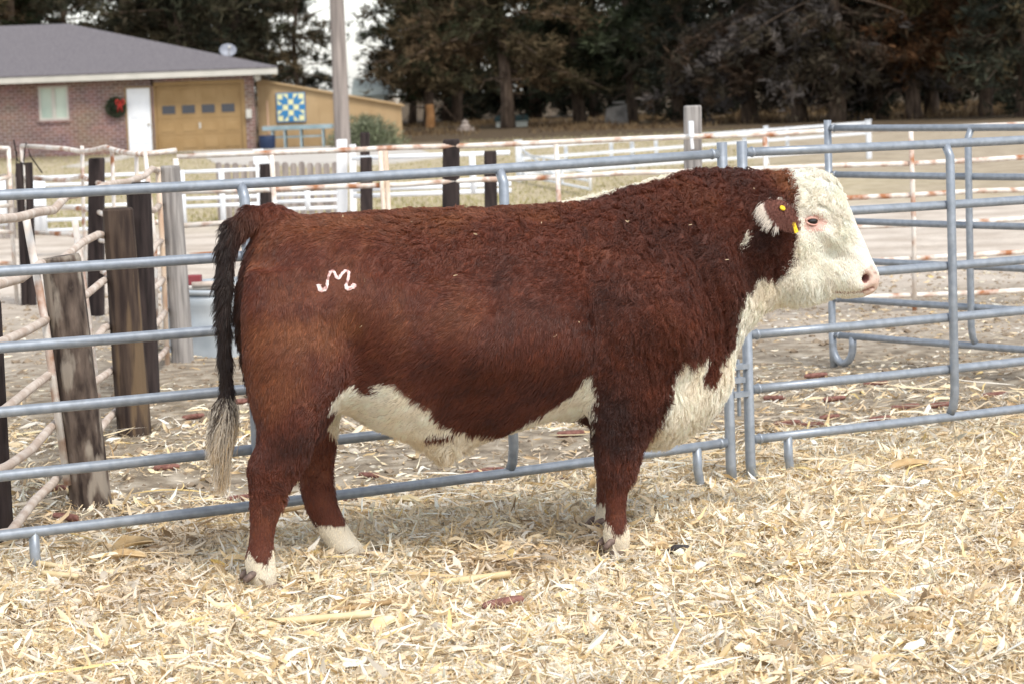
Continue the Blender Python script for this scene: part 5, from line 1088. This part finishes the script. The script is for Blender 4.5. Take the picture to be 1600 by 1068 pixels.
# green bush at the lean-to
def bush():
    rg = np.random.default_rng(12); Y = 75.5; c = at_y(572, 216, Y); n = 5200; a = rg.random(n)*6.283; u = rg.random(n)**.6; el = rg.random(n)*1.5
    wx, wz = 1.15, .78; P = np.stack([c[0]+wx*u*np.cos(a)*np.cos(el)+rg.normal(0, .08, n), Y+.8*u*np.sin(a)*np.cos(el), .02+wz*u*np.sin(el)*(1+.25*np.sin(a*3))], -1)
    D = P-np.array([c[0], Y, -.4]); D /= np.linalg.norm(D, axis=1, keepdims=True); D += rg.normal(0, .7, (n, 3)); D /= np.linalg.norm(D, axis=1, keepdims=True)
    V = blades(P, D, rg.uniform(.08, .2, n), rg.uniform(.02, .05, n), rg); C = np.array([S(134, 142, 112)[:3], S(154, 158, 132)[:3], S(114, 120, 96)[:3]])[rg.integers(0, 3, n)]*rg.uniform(.6, 1.2, (n, 1)); C = np.concatenate([np.repeat(C, 4, 0), np.ones((4*n, 1))], 1)
    th = thing('bush', 'pale green feathery bush against the tan lean-to wall', 'bush', (c[0], Y, 0)); raw_mesh('leaves', V-np.array([c[0], Y, 0]), np.arange(len(V)).reshape(-1, 4), M_LEAF, th, False, C)
    m = MB()
    for k in range(9): a_ = k*.7; m.tube([(c[0], Y, -.05), (c[0]+.4*math.cos(a_), Y+.3*math.sin(a_), .35), (c[0]+.8*math.cos(a_), Y+.5*math.sin(a_), .6)], [.02, .014, .006], 5)
    part('stem', m, M_BARK, th)
bush()
# dry undergrowth below the trees (stuff)
def undergrowth():
    rg = np.random.default_rng(31); n = 34000; Y = rg.uniform(87, 122, n); px = rg.uniform(600, 1640, n); X = (px-800)/FPX*Y; p = np.stack([X*.35, Y*.35, 0*X], -1); den = vnoise(p, 3)+.35; k = rg.random(n) < np.clip(den, .05, 1); X, Y, px = X[k], Y[k], px[k]; k = ~((px > 762) & (px < 838) & (Y < 103)); X, Y, px = X[k], Y[k], px[k]; n = len(X)
    P = np.stack([X, Y, 0*X-.03], -1); D = rg.normal(0, .38, (n, 3)); D[:, 2] = 1; D /= np.linalg.norm(D, axis=1, keepdims=True); L = rg.uniform(.10, .38, n)*(.7+.5*(px > 1150)); V = blades(P, D, L, rg.uniform(.02, .06, n), rg)
    C = np.array([S(104, 84, 62)[:3], S(128, 106, 78)[:3], S(80, 64, 50)[:3], S(150, 128, 96)[:3]])[rg.integers(0, 4, n)]; C = np.concatenate([np.repeat(C, 4, 0), np.ones((4*n, 1))], 1)
    o = raw_mesh('dry_undergrowth', V, np.arange(len(V)).reshape(-1, 4), M_LEAF, None, False, C); tag(o, 'tan dry weeds and brush under the evergreens', 'undergrowth', None, 'stuff')
undergrowth()
def lawn_grass():
    rg = np.random.default_rng(41); n = 42000; Y = 33+47*rg.random(n)**1.5; X = rg.uniform(-.26, .26, n)*Y; ok = (X < .10*Y) & ~((X > ground_at(330, 257)[0]*Y/62) & (X < -1.0*Y/60) & (Y > 58)); X, Y = X[ok], Y[ok]; n = len(X)
    P = np.stack([X, Y, 0*X-.01], -1); D = rg.normal(0, .5, (n, 3)); D[:, 2] = 1; D /= np.linalg.norm(D, axis=1, keepdims=True); V = blades(P, D, rg.uniform(.03, .09, n), rg.uniform(.015, .03, n), rg)
    C = np.array([S(176, 166, 120)[:3], S(150, 146, 98)[:3], S(198, 188, 150)[:3]])[rg.integers(0, 3, n)]; C = np.concatenate([np.repeat(C, 4, 0), np.ones((4*n, 1))], 1)
    o = raw_mesh('grass', V, np.arange(len(V)).reshape(-1, 4), M_LEAF, None, False, C); tag(o, 'short dry winter lawn between the fences and the house', 'grass', None, 'stuff')
lawn_grass()

# ------------------------------------------------------------------ bedding
M_STRAW = attr_mat('corn_bedding', .7, .25); _translucent(M_STRAW, .06)
PALETTE = np.array([S(245, 230, 204)[:3], S(242, 220, 182)[:3], S(232, 205, 158)[:3], S(249, 241, 226)[:3], S(238, 214, 178)[:3], S(196, 170, 132)[:3], S(160, 138, 110)[:3], S(228, 202, 140)[:3], S(212, 202, 186)[:3]])
PPROB = np.array([.22, .18, .09, .19, .12, .06, .04, .02, .08])
def strips(X, Y, L, W, rg, bedz, nst=5, tilt=.30, curl=1.0, cup=0.0, probs=PPROB, ends=4.5):
    n = len(X); az = rg.random(n)*math.pi*2; ti = rg.normal(0, tilt, n); d = np.stack([np.cos(az)*np.cos(ti), np.sin(az)*np.cos(ti), np.sin(ti)], -1)
    rl = rg.normal(0, .7, n); s = np.stack([-np.sin(az), np.cos(az), 0*az], -1); nrm = np.cross(d, s); s2 = s*np.cos(rl)[:, None]+nrm*np.sin(rl)[:, None]; n2 = np.cross(d, s2)
    Z = gheight(X, Y)+bedz; c = np.stack([X, Y, Z], -1); t = np.linspace(-.5, .5, nst); V = []
    bz = rg.normal(0, .55*curl, n)*L; bs = rg.normal(0, .45*curl, n)*L; tw = rg.normal(0, 1.6*curl, n); k3 = rg.normal(0, .8*curl, n)*L
    prof = np.clip(1.06-(2*np.abs(t))**ends, .12, 1)
    for i, u in enumerate(t):
        p = c+d*(L*u)[:, None]+n2*(bz*(u*u-.08))[:, None]+s2*(bs*(u*u-.08)+k3*u**3)[:, None]; a = tw*u; sd = s2*np.cos(a)[:, None]+n2*np.sin(a)[:, None]; w_ = (W*prof[i]*.5*rg.uniform(.55, 1.2, n))[:, None]
        V.append(p-sd*w_)
        if cup: V.append(p+np.cross(d, sd)*w_*cup)
        V.append(p+sd*w_)
    r = 3 if cup else 2; V = np.stack(V, 1); m = nst*r; base = (np.arange(n)*m)[:, None, None]
    q = np.array([[i*r+j, i*r+j+1, (i+1)*r+j+1, (i+1)*r+j] for i in range(nst-1) for j in range(r-1)])[None]; F = (base+q).reshape(-1, 4)
    C = PALETTE[rg.choice(len(PALETTE), n, p=probs/probs.sum())]*rg.uniform(.82, 1.1, (n, 1)); pt = vnoise(np.stack([X*1.6, Y*1.6, 0*X], -1), 81)*.6+vnoise(np.stack([X*5, Y*5, 0*X], -1), 82)*.5; dm = np.clip(pt-.28, 0, .4)[:, None]/.4; C = C*(1-dm*np.array([.30, .36, .42])); C = np.clip(np.repeat(C, m, 0), 0, .9)
    zmin = gheight(V[:, :, 0].ravel(), V[:, :, 1].ravel())-.004; vv = V.reshape(-1, 3); low = vv[:, 2] < zmin; vv[low, 2] = zmin[low]
    return vv, F, C
FEET = [(np.array(loc(x, y, n)[:1])[0], n) for x, y, n in ((416, 928, -.2), (560, 872, .2), (966, 866, -.2), (957, 850, .2))]
def FOOT(X, Y):                                   # bedding pushed up round the sunken feet
    h = 0*X
    for s_, n_ in FEET:
        c = B_O+B_S*s_+B_N*n_; r = np.hypot(X-c[0], Y-c[1]); h = np.maximum(h, .022*np.exp(-((r-.13)/.05)**2)-.02*np.exp(-(r/.09)**2))
    return h
def bedding():
    rg = np.random.default_rng(51); parts = []
    def place(n, ylo, yhi):
        Y = rg.uniform(ylo, yhi, n); X = rg.uniform(-.245, .245, n)*Y; return X, Y
    def keep(X, Y, soft=1.0):
        return keep_(X, Y, soft) & (rg.random(len(X)) > clear(X, Y))
    def clear(X, Y):
        r = 9+0*X
        for s_, n_ in FEET:
            c = B_O+B_S*s_+B_N*n_; r = np.minimum(r, np.hypot(X-c[0], Y-c[1]))
        return np.clip((.085-r)/.02, 0, .8)
    def keep_(X, Y, soft=1.0):
        edge = pY(X)+.55+.55*vnoise(np.stack([X*.9, Y*.9, 0*X], -1), 61); q = (edge-Y)/soft; pr = np.clip(.5+q, .0, 1)
        thin = np.clip((13.5-Y)/5, 0, .20)*np.clip(.3+1.3*vnoise(np.stack([X*1.7, Y*1.7, 0*X], -1), 63), .05, 1); return rg.random(len(X)) < np.maximum(pr, thin)
    for n, lo, hi, Lr, Wr, bz, cp, ns in ((230000, 5.9, 15.5, (.02, .12), (.002, .007), .055, 0, 5), (95000, 5.9, 14.5, (.04, .18), (.006, .018), .050, 0, 6), (27000, 5.9, 14.5, (.05, .17), (.012, .032), .050, .5, 6), (26000, 5.9, 15.5, (.008, .03), (.006, .02), .040, 0, 3)):
        X, Y = place(n, lo, hi); k = keep(X, Y); X, Y = X[k], Y[k]; n = len(X); q = rg.random(n)**1.4
        hump = .045*np.clip(vnoise(np.stack([X*2.6, Y*2.6, 0*X], -1), 66)+.15, 0, 1); hump = hump+FOOT(X, Y); inside = np.clip((pY(X)+1.0-Y)/1.0, .12, 1)
        parts.append(strips(X, Y, Lr[0]+(Lr[1]-Lr[0])*q, Wr[0]+(Wr[1]-Wr[0])*rg.random(n), rg, (rg.random(n)*bz+hump)*inside+.003, ns, .34, 1.35, cp))
    X, Y = place(110000, 5.9, 13.5); k = keep(X, Y); X, Y = X[k], Y[k]; n = len(X)
    hump = .045*np.clip(vnoise(np.stack([X*2.6, Y*2.6, 0*X], -1), 66)+.15, 0, 1)+FOOT(X, Y); inside = np.clip((pY(X)+1.0-Y)/1.0, .12, 1)
    parts.append(strips(X, Y, rg.uniform(.02, .085, n), rg.uniform(.0011, .003, n), rg, (rg.random(n)*.03+.033+hump)*inside, 5, .45, 2.2, 0, ends=3.0))
    X, Y = place(9000, 5.9, 13.5); k = keep(X, Y); X, Y = X[k], Y[k]; n = len(X)
    parts.append(strips(X, Y, rg.uniform(.14, .38, n), rg.uniform(.004, .012, n), rg, rg.random(n)*.03+.035, 6, .10, .35, .3))
    V = np.concatenate([p[0] for p in parts]); o = np.cumsum([0]+[len(p[0]) for p in parts[:-1]]); F = np.concatenate([p[1]+k for p, k in zip(parts, o)]); C = np.concatenate([p[2] for p in parts])
    ob = raw_mesh('straw_bedding', V, F, M_STRAW, None, True, np.concatenate([C, np.ones((len(C), 1))], 1)); tag(ob, 'deep bed of shredded pale corn stalks and husks covering the pen', 'straw bedding', None, 'stuff')
bedding()
# big stalk pieces and husk leaves that can be told apart
def stalk(px, py, ang, L, r, label, c=0):
    g = ground_at(px, py); g = np.array([g[0], g[1], gheight(np.array([g[0]]), np.array([g[1]]))[0]+.072]); d = np.array([math.cos(ang), math.sin(ang), .04]); n2 = np.array([-d[1], d[0], 0]); m = MB()
    ts = np.linspace(-.5, .5, 9); m.tube([g+d*L*t+n2*.05*L*t*t for t in ts], [r*(1+.10*(i == 4)) for i in range(9)], 10)
    o = solo('corn_stalk', m, M_STALK[c], label, 'corn stalk', 'loose corn stalk pieces', loc=g, smooth=True); return o
M_STALK = [mat('straw_yellow_stalk', S(206, 182, 136), S(228, 210, 172), 8, .6, 0, .001, (1, 1, 1)), mat('brown_stalk', S(150, 120, 84), S(190, 162, 120), 10, .7, 0, .001)]
for a in ((95, 915, 2.7, .15, .010, 'pale yellow stalk piece by the panel foot next to the post', 0), (80, 898, 2.5, .13, .009, 'bent yellow stalk lying across its neighbour by the panel foot', 0), (1335, 951, .05, .22, .013, 'straight pale stalk lying level in the open bedding', 0), (740, 905, .25, .26, .012, 'yellow stalk lying in the bedding between the bull\'s legs', 0), (1010, 868, -.35, .22, .011, 'pale stalk lying against the bull\'s front hoof', 0),
          (1385, 1000, -.5, .30, .011, 'long buff stalk sloping through the open bedding', 1), (565, 955, .35, .20, .008, 'thin grey brown stalk between the rear hooves and the red cob', 1), (1150, 865, .15, .16, .010, 'yellow green stalk piece near the dark lump of dung', 0), (480, 985, .02, .40, .012, 'long pale stalk half buried in front of the bull\'s hind leg', 0), (1585, 935, -.6, .18, .012, 'brown stalk at the picture edge', 1), (870, 580+160, .1, .16, .009, 'brown stalk under the bottom rail behind the bull\'s forelegs', 1), (480, 800, .6, .22, .008, 'thin tan stalk between the bull\'s hind legs', 1)): stalk(*a)
def husk(px, py, ang, L, W, tilt, label, c):
    g = ground_at(px, py); g = np.array([g[0], g[1], gheight(np.array([g[0]]), np.array([g[1]]))[0]+.065]); m = MB(); d = np.array([math.cos(ang)*math.cos(tilt), math.sin(ang)*math.cos(tilt), math.sin(tilt)]); s = np.array([-math.sin(ang), math.cos(ang), .25]); s /= np.linalg.norm(s); n_ = np.cross(d, s); V = []; nu, nv = 12, 7
    for i in range(nu):
        u = i/(nu-1)-.5
        for k in range(nv):
            v = k/(nv-1)-.5; w_ = W*max(.1, math.cos(u*2.7))**.7; V.append(g+d*L*u+s*w_*v+n_*(.9*w_*(v*v)*1.6-.35*L*u*u+.006*math.sin(v*19+u*5)))
    F = [(i*nv+k, i*nv+k+1, (i+1)*nv+k+1, (i+1)*nv+k) for i in range(nu-1) for k in range(nv-1)]; m.add(V, F); o = solo('corn_husk', m, M_HUSK[c], label, 'corn husk', 'large curled corn husks', loc=g, smooth=True)
    md = o.modifiers.new('thick', 'SOLIDIFY'); md.thickness = .0015
M_HUSK = [mat('yellow_husk', S(206, 166, 76), S(232, 202, 130), 20, .6, 0, .0008, (1, 1, 1)), mat('cream_husk', S(216, 192, 140), S(238, 222, 186), 22, .65, 0, .0008), mat('tan_husk', S(176, 146, 104), S(214, 186, 142), 20, .7, 0, .0008)]
for a in ((345, 897, 2.2, .12, .05, .5, 'golden husk standing up behind the bull\'s rear hoof', 0), (205, 868, .3, .17, .07, .25, 'broad tan husk leaf folded beside the panel foot', 2), (195, 882, -.1, .16, .05, .1, 'second tan husk tucked below the folded one', 2), (635, 788, -.6, .13, .05, .2, 'cream husk leaf under the bottom rail behind the bull', 1), (600, 985, .8, .12, .06, .35, 'pale husk tuft in front of the bull', 1), (1420, 742, .2, .2, .06, .15, 'long cream husk heap under the hinged panel', 2), (1355, 1010, -1.0, .13, .035, .2, 'narrow buff husk lying in the open bedding', 1), (925, 770, 1.3, .12, .03, .8, 'brown husk sticking up behind the bull\'s forelegs', 2), (125, 772, -.3, .12, .04, .2, 'cream husk at the foot of the leaning brown post', 1), (1545, 1020, .5, .1, .06, .3, 'white torn husk near the picture corner', 1)): husk(*a)
# red corn cobs
def cob_mesh():
    m = MB(); n = 14; prof = [(-.5, .55), (-.48, .85), (-.3, 1.0), (0, 1.0), (.25, .93), (.42, .8), (.49, .6), (.5, .3)]; v = []
    rows = []
    for x in np.linspace(-.5, .5, 22):
        r = np.interp(x, [p[0] for p in prof], [p[1] for p in prof])
        rows.append([(x*.12, r*.0135*(1+.10*math.cos(a*7+x*60))*math.cos(a), r*.0135*(1+.10*math.cos(a*7+x*60))*math.sin(a)) for a in np.linspace(0, 2*math.pi, 28, endpoint=False)])
    v = sum(rows, []); f = [(i*28+k, i*28+(k+1) % 28, (i+1)*28+(k+1) % 28, (i+1)*28+k) for i in range(21) for k in range(28)]; m.add(v, f); m.add(rows[0], [tuple(range(27, -1, -1))]); m.add(rows[-1], [tuple(range(28))]); return m
M_COB = mat('red_corn_cob', S(104, 68, 60), S(148, 106, 96), 60, .8, 0, .001)
cob = raw_mesh('corn_cob', cob_mesh().v, cob_mesh().f, M_COB, None, True)
COBS = [(787, 953, .55, 1.25, 'red corn cob lying bare in the straw in front of the bull'), (377, 762, .1, 1.0, 'red cob end poking out behind the bull\'s hock'), (80, 816, .4, 1.0, 'reddish cob below the bottom rail by the edge post'), (102, 800, 2.6, 1.1, 'dark red cob at the foot of the leaning brown post'), (82, 755, .2, 1.0, 'brown red cob lying above the bottom rail near the leaning post'), (260, 724, .1, 1.0, 'dark cob on the dirt between the posts and the tail'),
 (302, 648, .4, 1.0, 'red cob on the dirt level with the tail switch'), (380, 632, .1, 1.1, 'red cob seen between the tail and the hind leg'), (576, 728, -.7, 1.0, 'red cob under the belly nearest the sheath'), (600, 747, -.5, .9, 'short red cob beside the bottom rail under the belly'), (552, 760, .2, .8, 'small red cob by the far hind leg'), (748, 726, .35, 1.1, 'red cob of the pair behind the sheath, lying slanted'), (770, 720, -.3, .9, 'red cob of the pair behind the sheath, lying level'), (892, 679, 0, 1.1, 'red cob just behind the bull\'s elbow'),
 (1415, 628, .0, 1.2, 'long red cob below the upright of the hinged panel'), (1470, 628, .1, 1.0, 'red cob just past the upright of the hinged panel'), (1296, 645, .3, .9, 'reddish cob on the dirt left of the panel upright'), (1230, 663, .1, 1.1, 'red cob lying above the bottom rail of the hinged panel'), (1268, 663, -.2, 1.0, 'second red cob above the bottom rail of the hinged panel'), (1304, 617, .2, 1.0, 'brown cob in the dirt below the loop foot'), (1210, 619, -.5, 1.0, 'brown cob beside the hinge of the panels'), (1368, 597, 0, 1.1, 'brown red cob in the dirt right of the loop foot'), (1275, 586, .1, 1.1, 'pale red cob right below the loop foot'), (1555, 612, .2, 1.1, 'reddish cob near the picture edge under the hinged panel'), (1375, 645, .3, 1.0, 'pale cob lying beyond the bottom rail'), (1300, 709, .3, 1.0, 'dark cob half under the straw heap'), (1248, 716, .0, .9, 'brown cob behind the panel foot'), (870, 738, .4, .9, 'brown cob under the bottom rail beside the forelegs')]
for i, (px, py, a, sc, lab) in enumerate(COBS):
    o = cob if i == 0 else cob.copy()
    if i: COL.objects.link(o)
    g = ground_at(px, py); z = gheight(np.array([g[0]]), np.array([g[1]]))[0]; pen = (.085 if g[1] < pY(g[0])-.3 else .045) if g[1] < pY(g[0]) else .016
    o.location = (g[0], g[1], z+pen); o.rotation_euler = (i*1.3, -.05, a); o.scale = (sc, sc, sc); tag(o, lab, 'corn cob', 'red corn cobs')
# straw caught in the coat
def flecks():
    rg = np.random.default_rng(91); m = MB()
    for k in range(15):
        px, py = rg.uniform(430, 1180), 0; py = rg.uniform(335, 560) if rg.random() < .75 else rg.uniform(330, 360)
        if px > 900: py -= rg.uniform(0, 60)
        p, n = surf(px, py); p = p+n*(.022+.016*(px > 850)); L = rg.uniform(.004, .015); a = rg.normal(0, 1, 3); a -= n*(a@n); a /= np.linalg.norm(a); s = np.cross(a, n); q = [p-a*L*.5-s*.0008, p-a*L*.5+s*.0008, p+n*.004*rg.normal()+s*.001, p+n*.004*rg.normal()-s*.001, p+a*L*.5+s*.0007, p+a*L*.5-s*.0007]
        W = lambda v: B_O+B_S*v[0]+B_N*v[1]+np.array([0, 0, v[2]]); m.add([W(v) for v in q], [(0, 1, 2, 3), (3, 2, 4, 5)])
    o = raw_mesh('straw_flecks', m.v, m.f, mat('straw_fleck', S(214, 192, 156), rough=.7)); tag(o, 'tiny straw flecks caught in the bull\'s curly coat', 'straw flecks', None, 'stuff')
flecks()
# dung
m = MB(); g = ground_at(1065, 874); z = gheight(np.array([g[0]]), np.array([g[1]]))[0]+.07; m.tube([g+[-.06, 0, z], g+[-.02, .01, z+.012], g+[.02, 0, z+.012], g+[.06, -.005, z]], [.008, .018, .017, .007], 10); solo('dung', m, mat('dark_dung', S(48, 44, 44), S(84, 80, 82), 30, .9, 0, .003), 'dark dried lump of dung in the straw past the front hooves', 'dung', smooth=True)
def dirt_litter():
    rg = np.random.default_rng(71); n = 26000; Y = 9+13*rg.random(n)**1.3; X = rg.uniform(-.24, .24, n)*Y; den = np.clip(.4+1.1*vnoise(np.stack([X*1.3, Y*1.3, 0*X], -1), 72)-.02*(Y-9)**1.35*.5, .03, 1); k = rg.random(n) < den; X, Y = X[k], Y[k]; n = len(X)
    V, F, C = strips(X, Y, rg.uniform(.015, .08, n), rg.uniform(.004, .016, n), rg, np.full(n, .008), 4, .12, .5)
    ob = raw_mesh('straw_litter', V, F, M_STRAW, None, True, np.concatenate([C, np.ones((len(C), 1))], 1)); tag(ob, 'scattered bits of pale husk on the trampled dirt', 'straw litter', None, 'stuff')
    n = 9000; Y = 9.5+12*rg.random(n); X = rg.uniform(-.24, .24, n)*Y; r = rg.uniform(.006, .028, n)*(.6+.8*(rg.random(n) < .1)); Z = gheight(X, Y); oc = np.array([(1, 0, 0), (0, 1, 0), (-1, 0, 0), (0, -1, 0), (0, 0, .75), (.6, .6, .4), (-.6, .6, .4), (-.6, -.6, .4), (.6, -.6, .4)])
    V = oc[None]*(r[:, None, None]*rg.uniform(.7, 1.3, (n, 9, 1)))+np.stack([X, Y, Z-.002], -1)[:, None, :]; q = np.array([(0, 5, 8), (0, 1, 5), (1, 6, 5), (1, 2, 6), (2, 7, 6), (2, 3, 7), (3, 8, 7), (3, 0, 8), (4, 5, 6), (4, 6, 7), (4, 7, 8), (4, 8, 5)]); F = ((np.arange(n)*9)[:, None, None]+q[None]).reshape(-1, 3)
    ob = raw_mesh('dirt_clods', V.reshape(-1, 3), F, mat('dirt_clod', S(120, 104, 86), S(160, 144, 124), 3, .95), None, False); tag(ob, 'small clods of dry dirt on the yard', 'dirt', None, 'stuff')
dirt_litter()
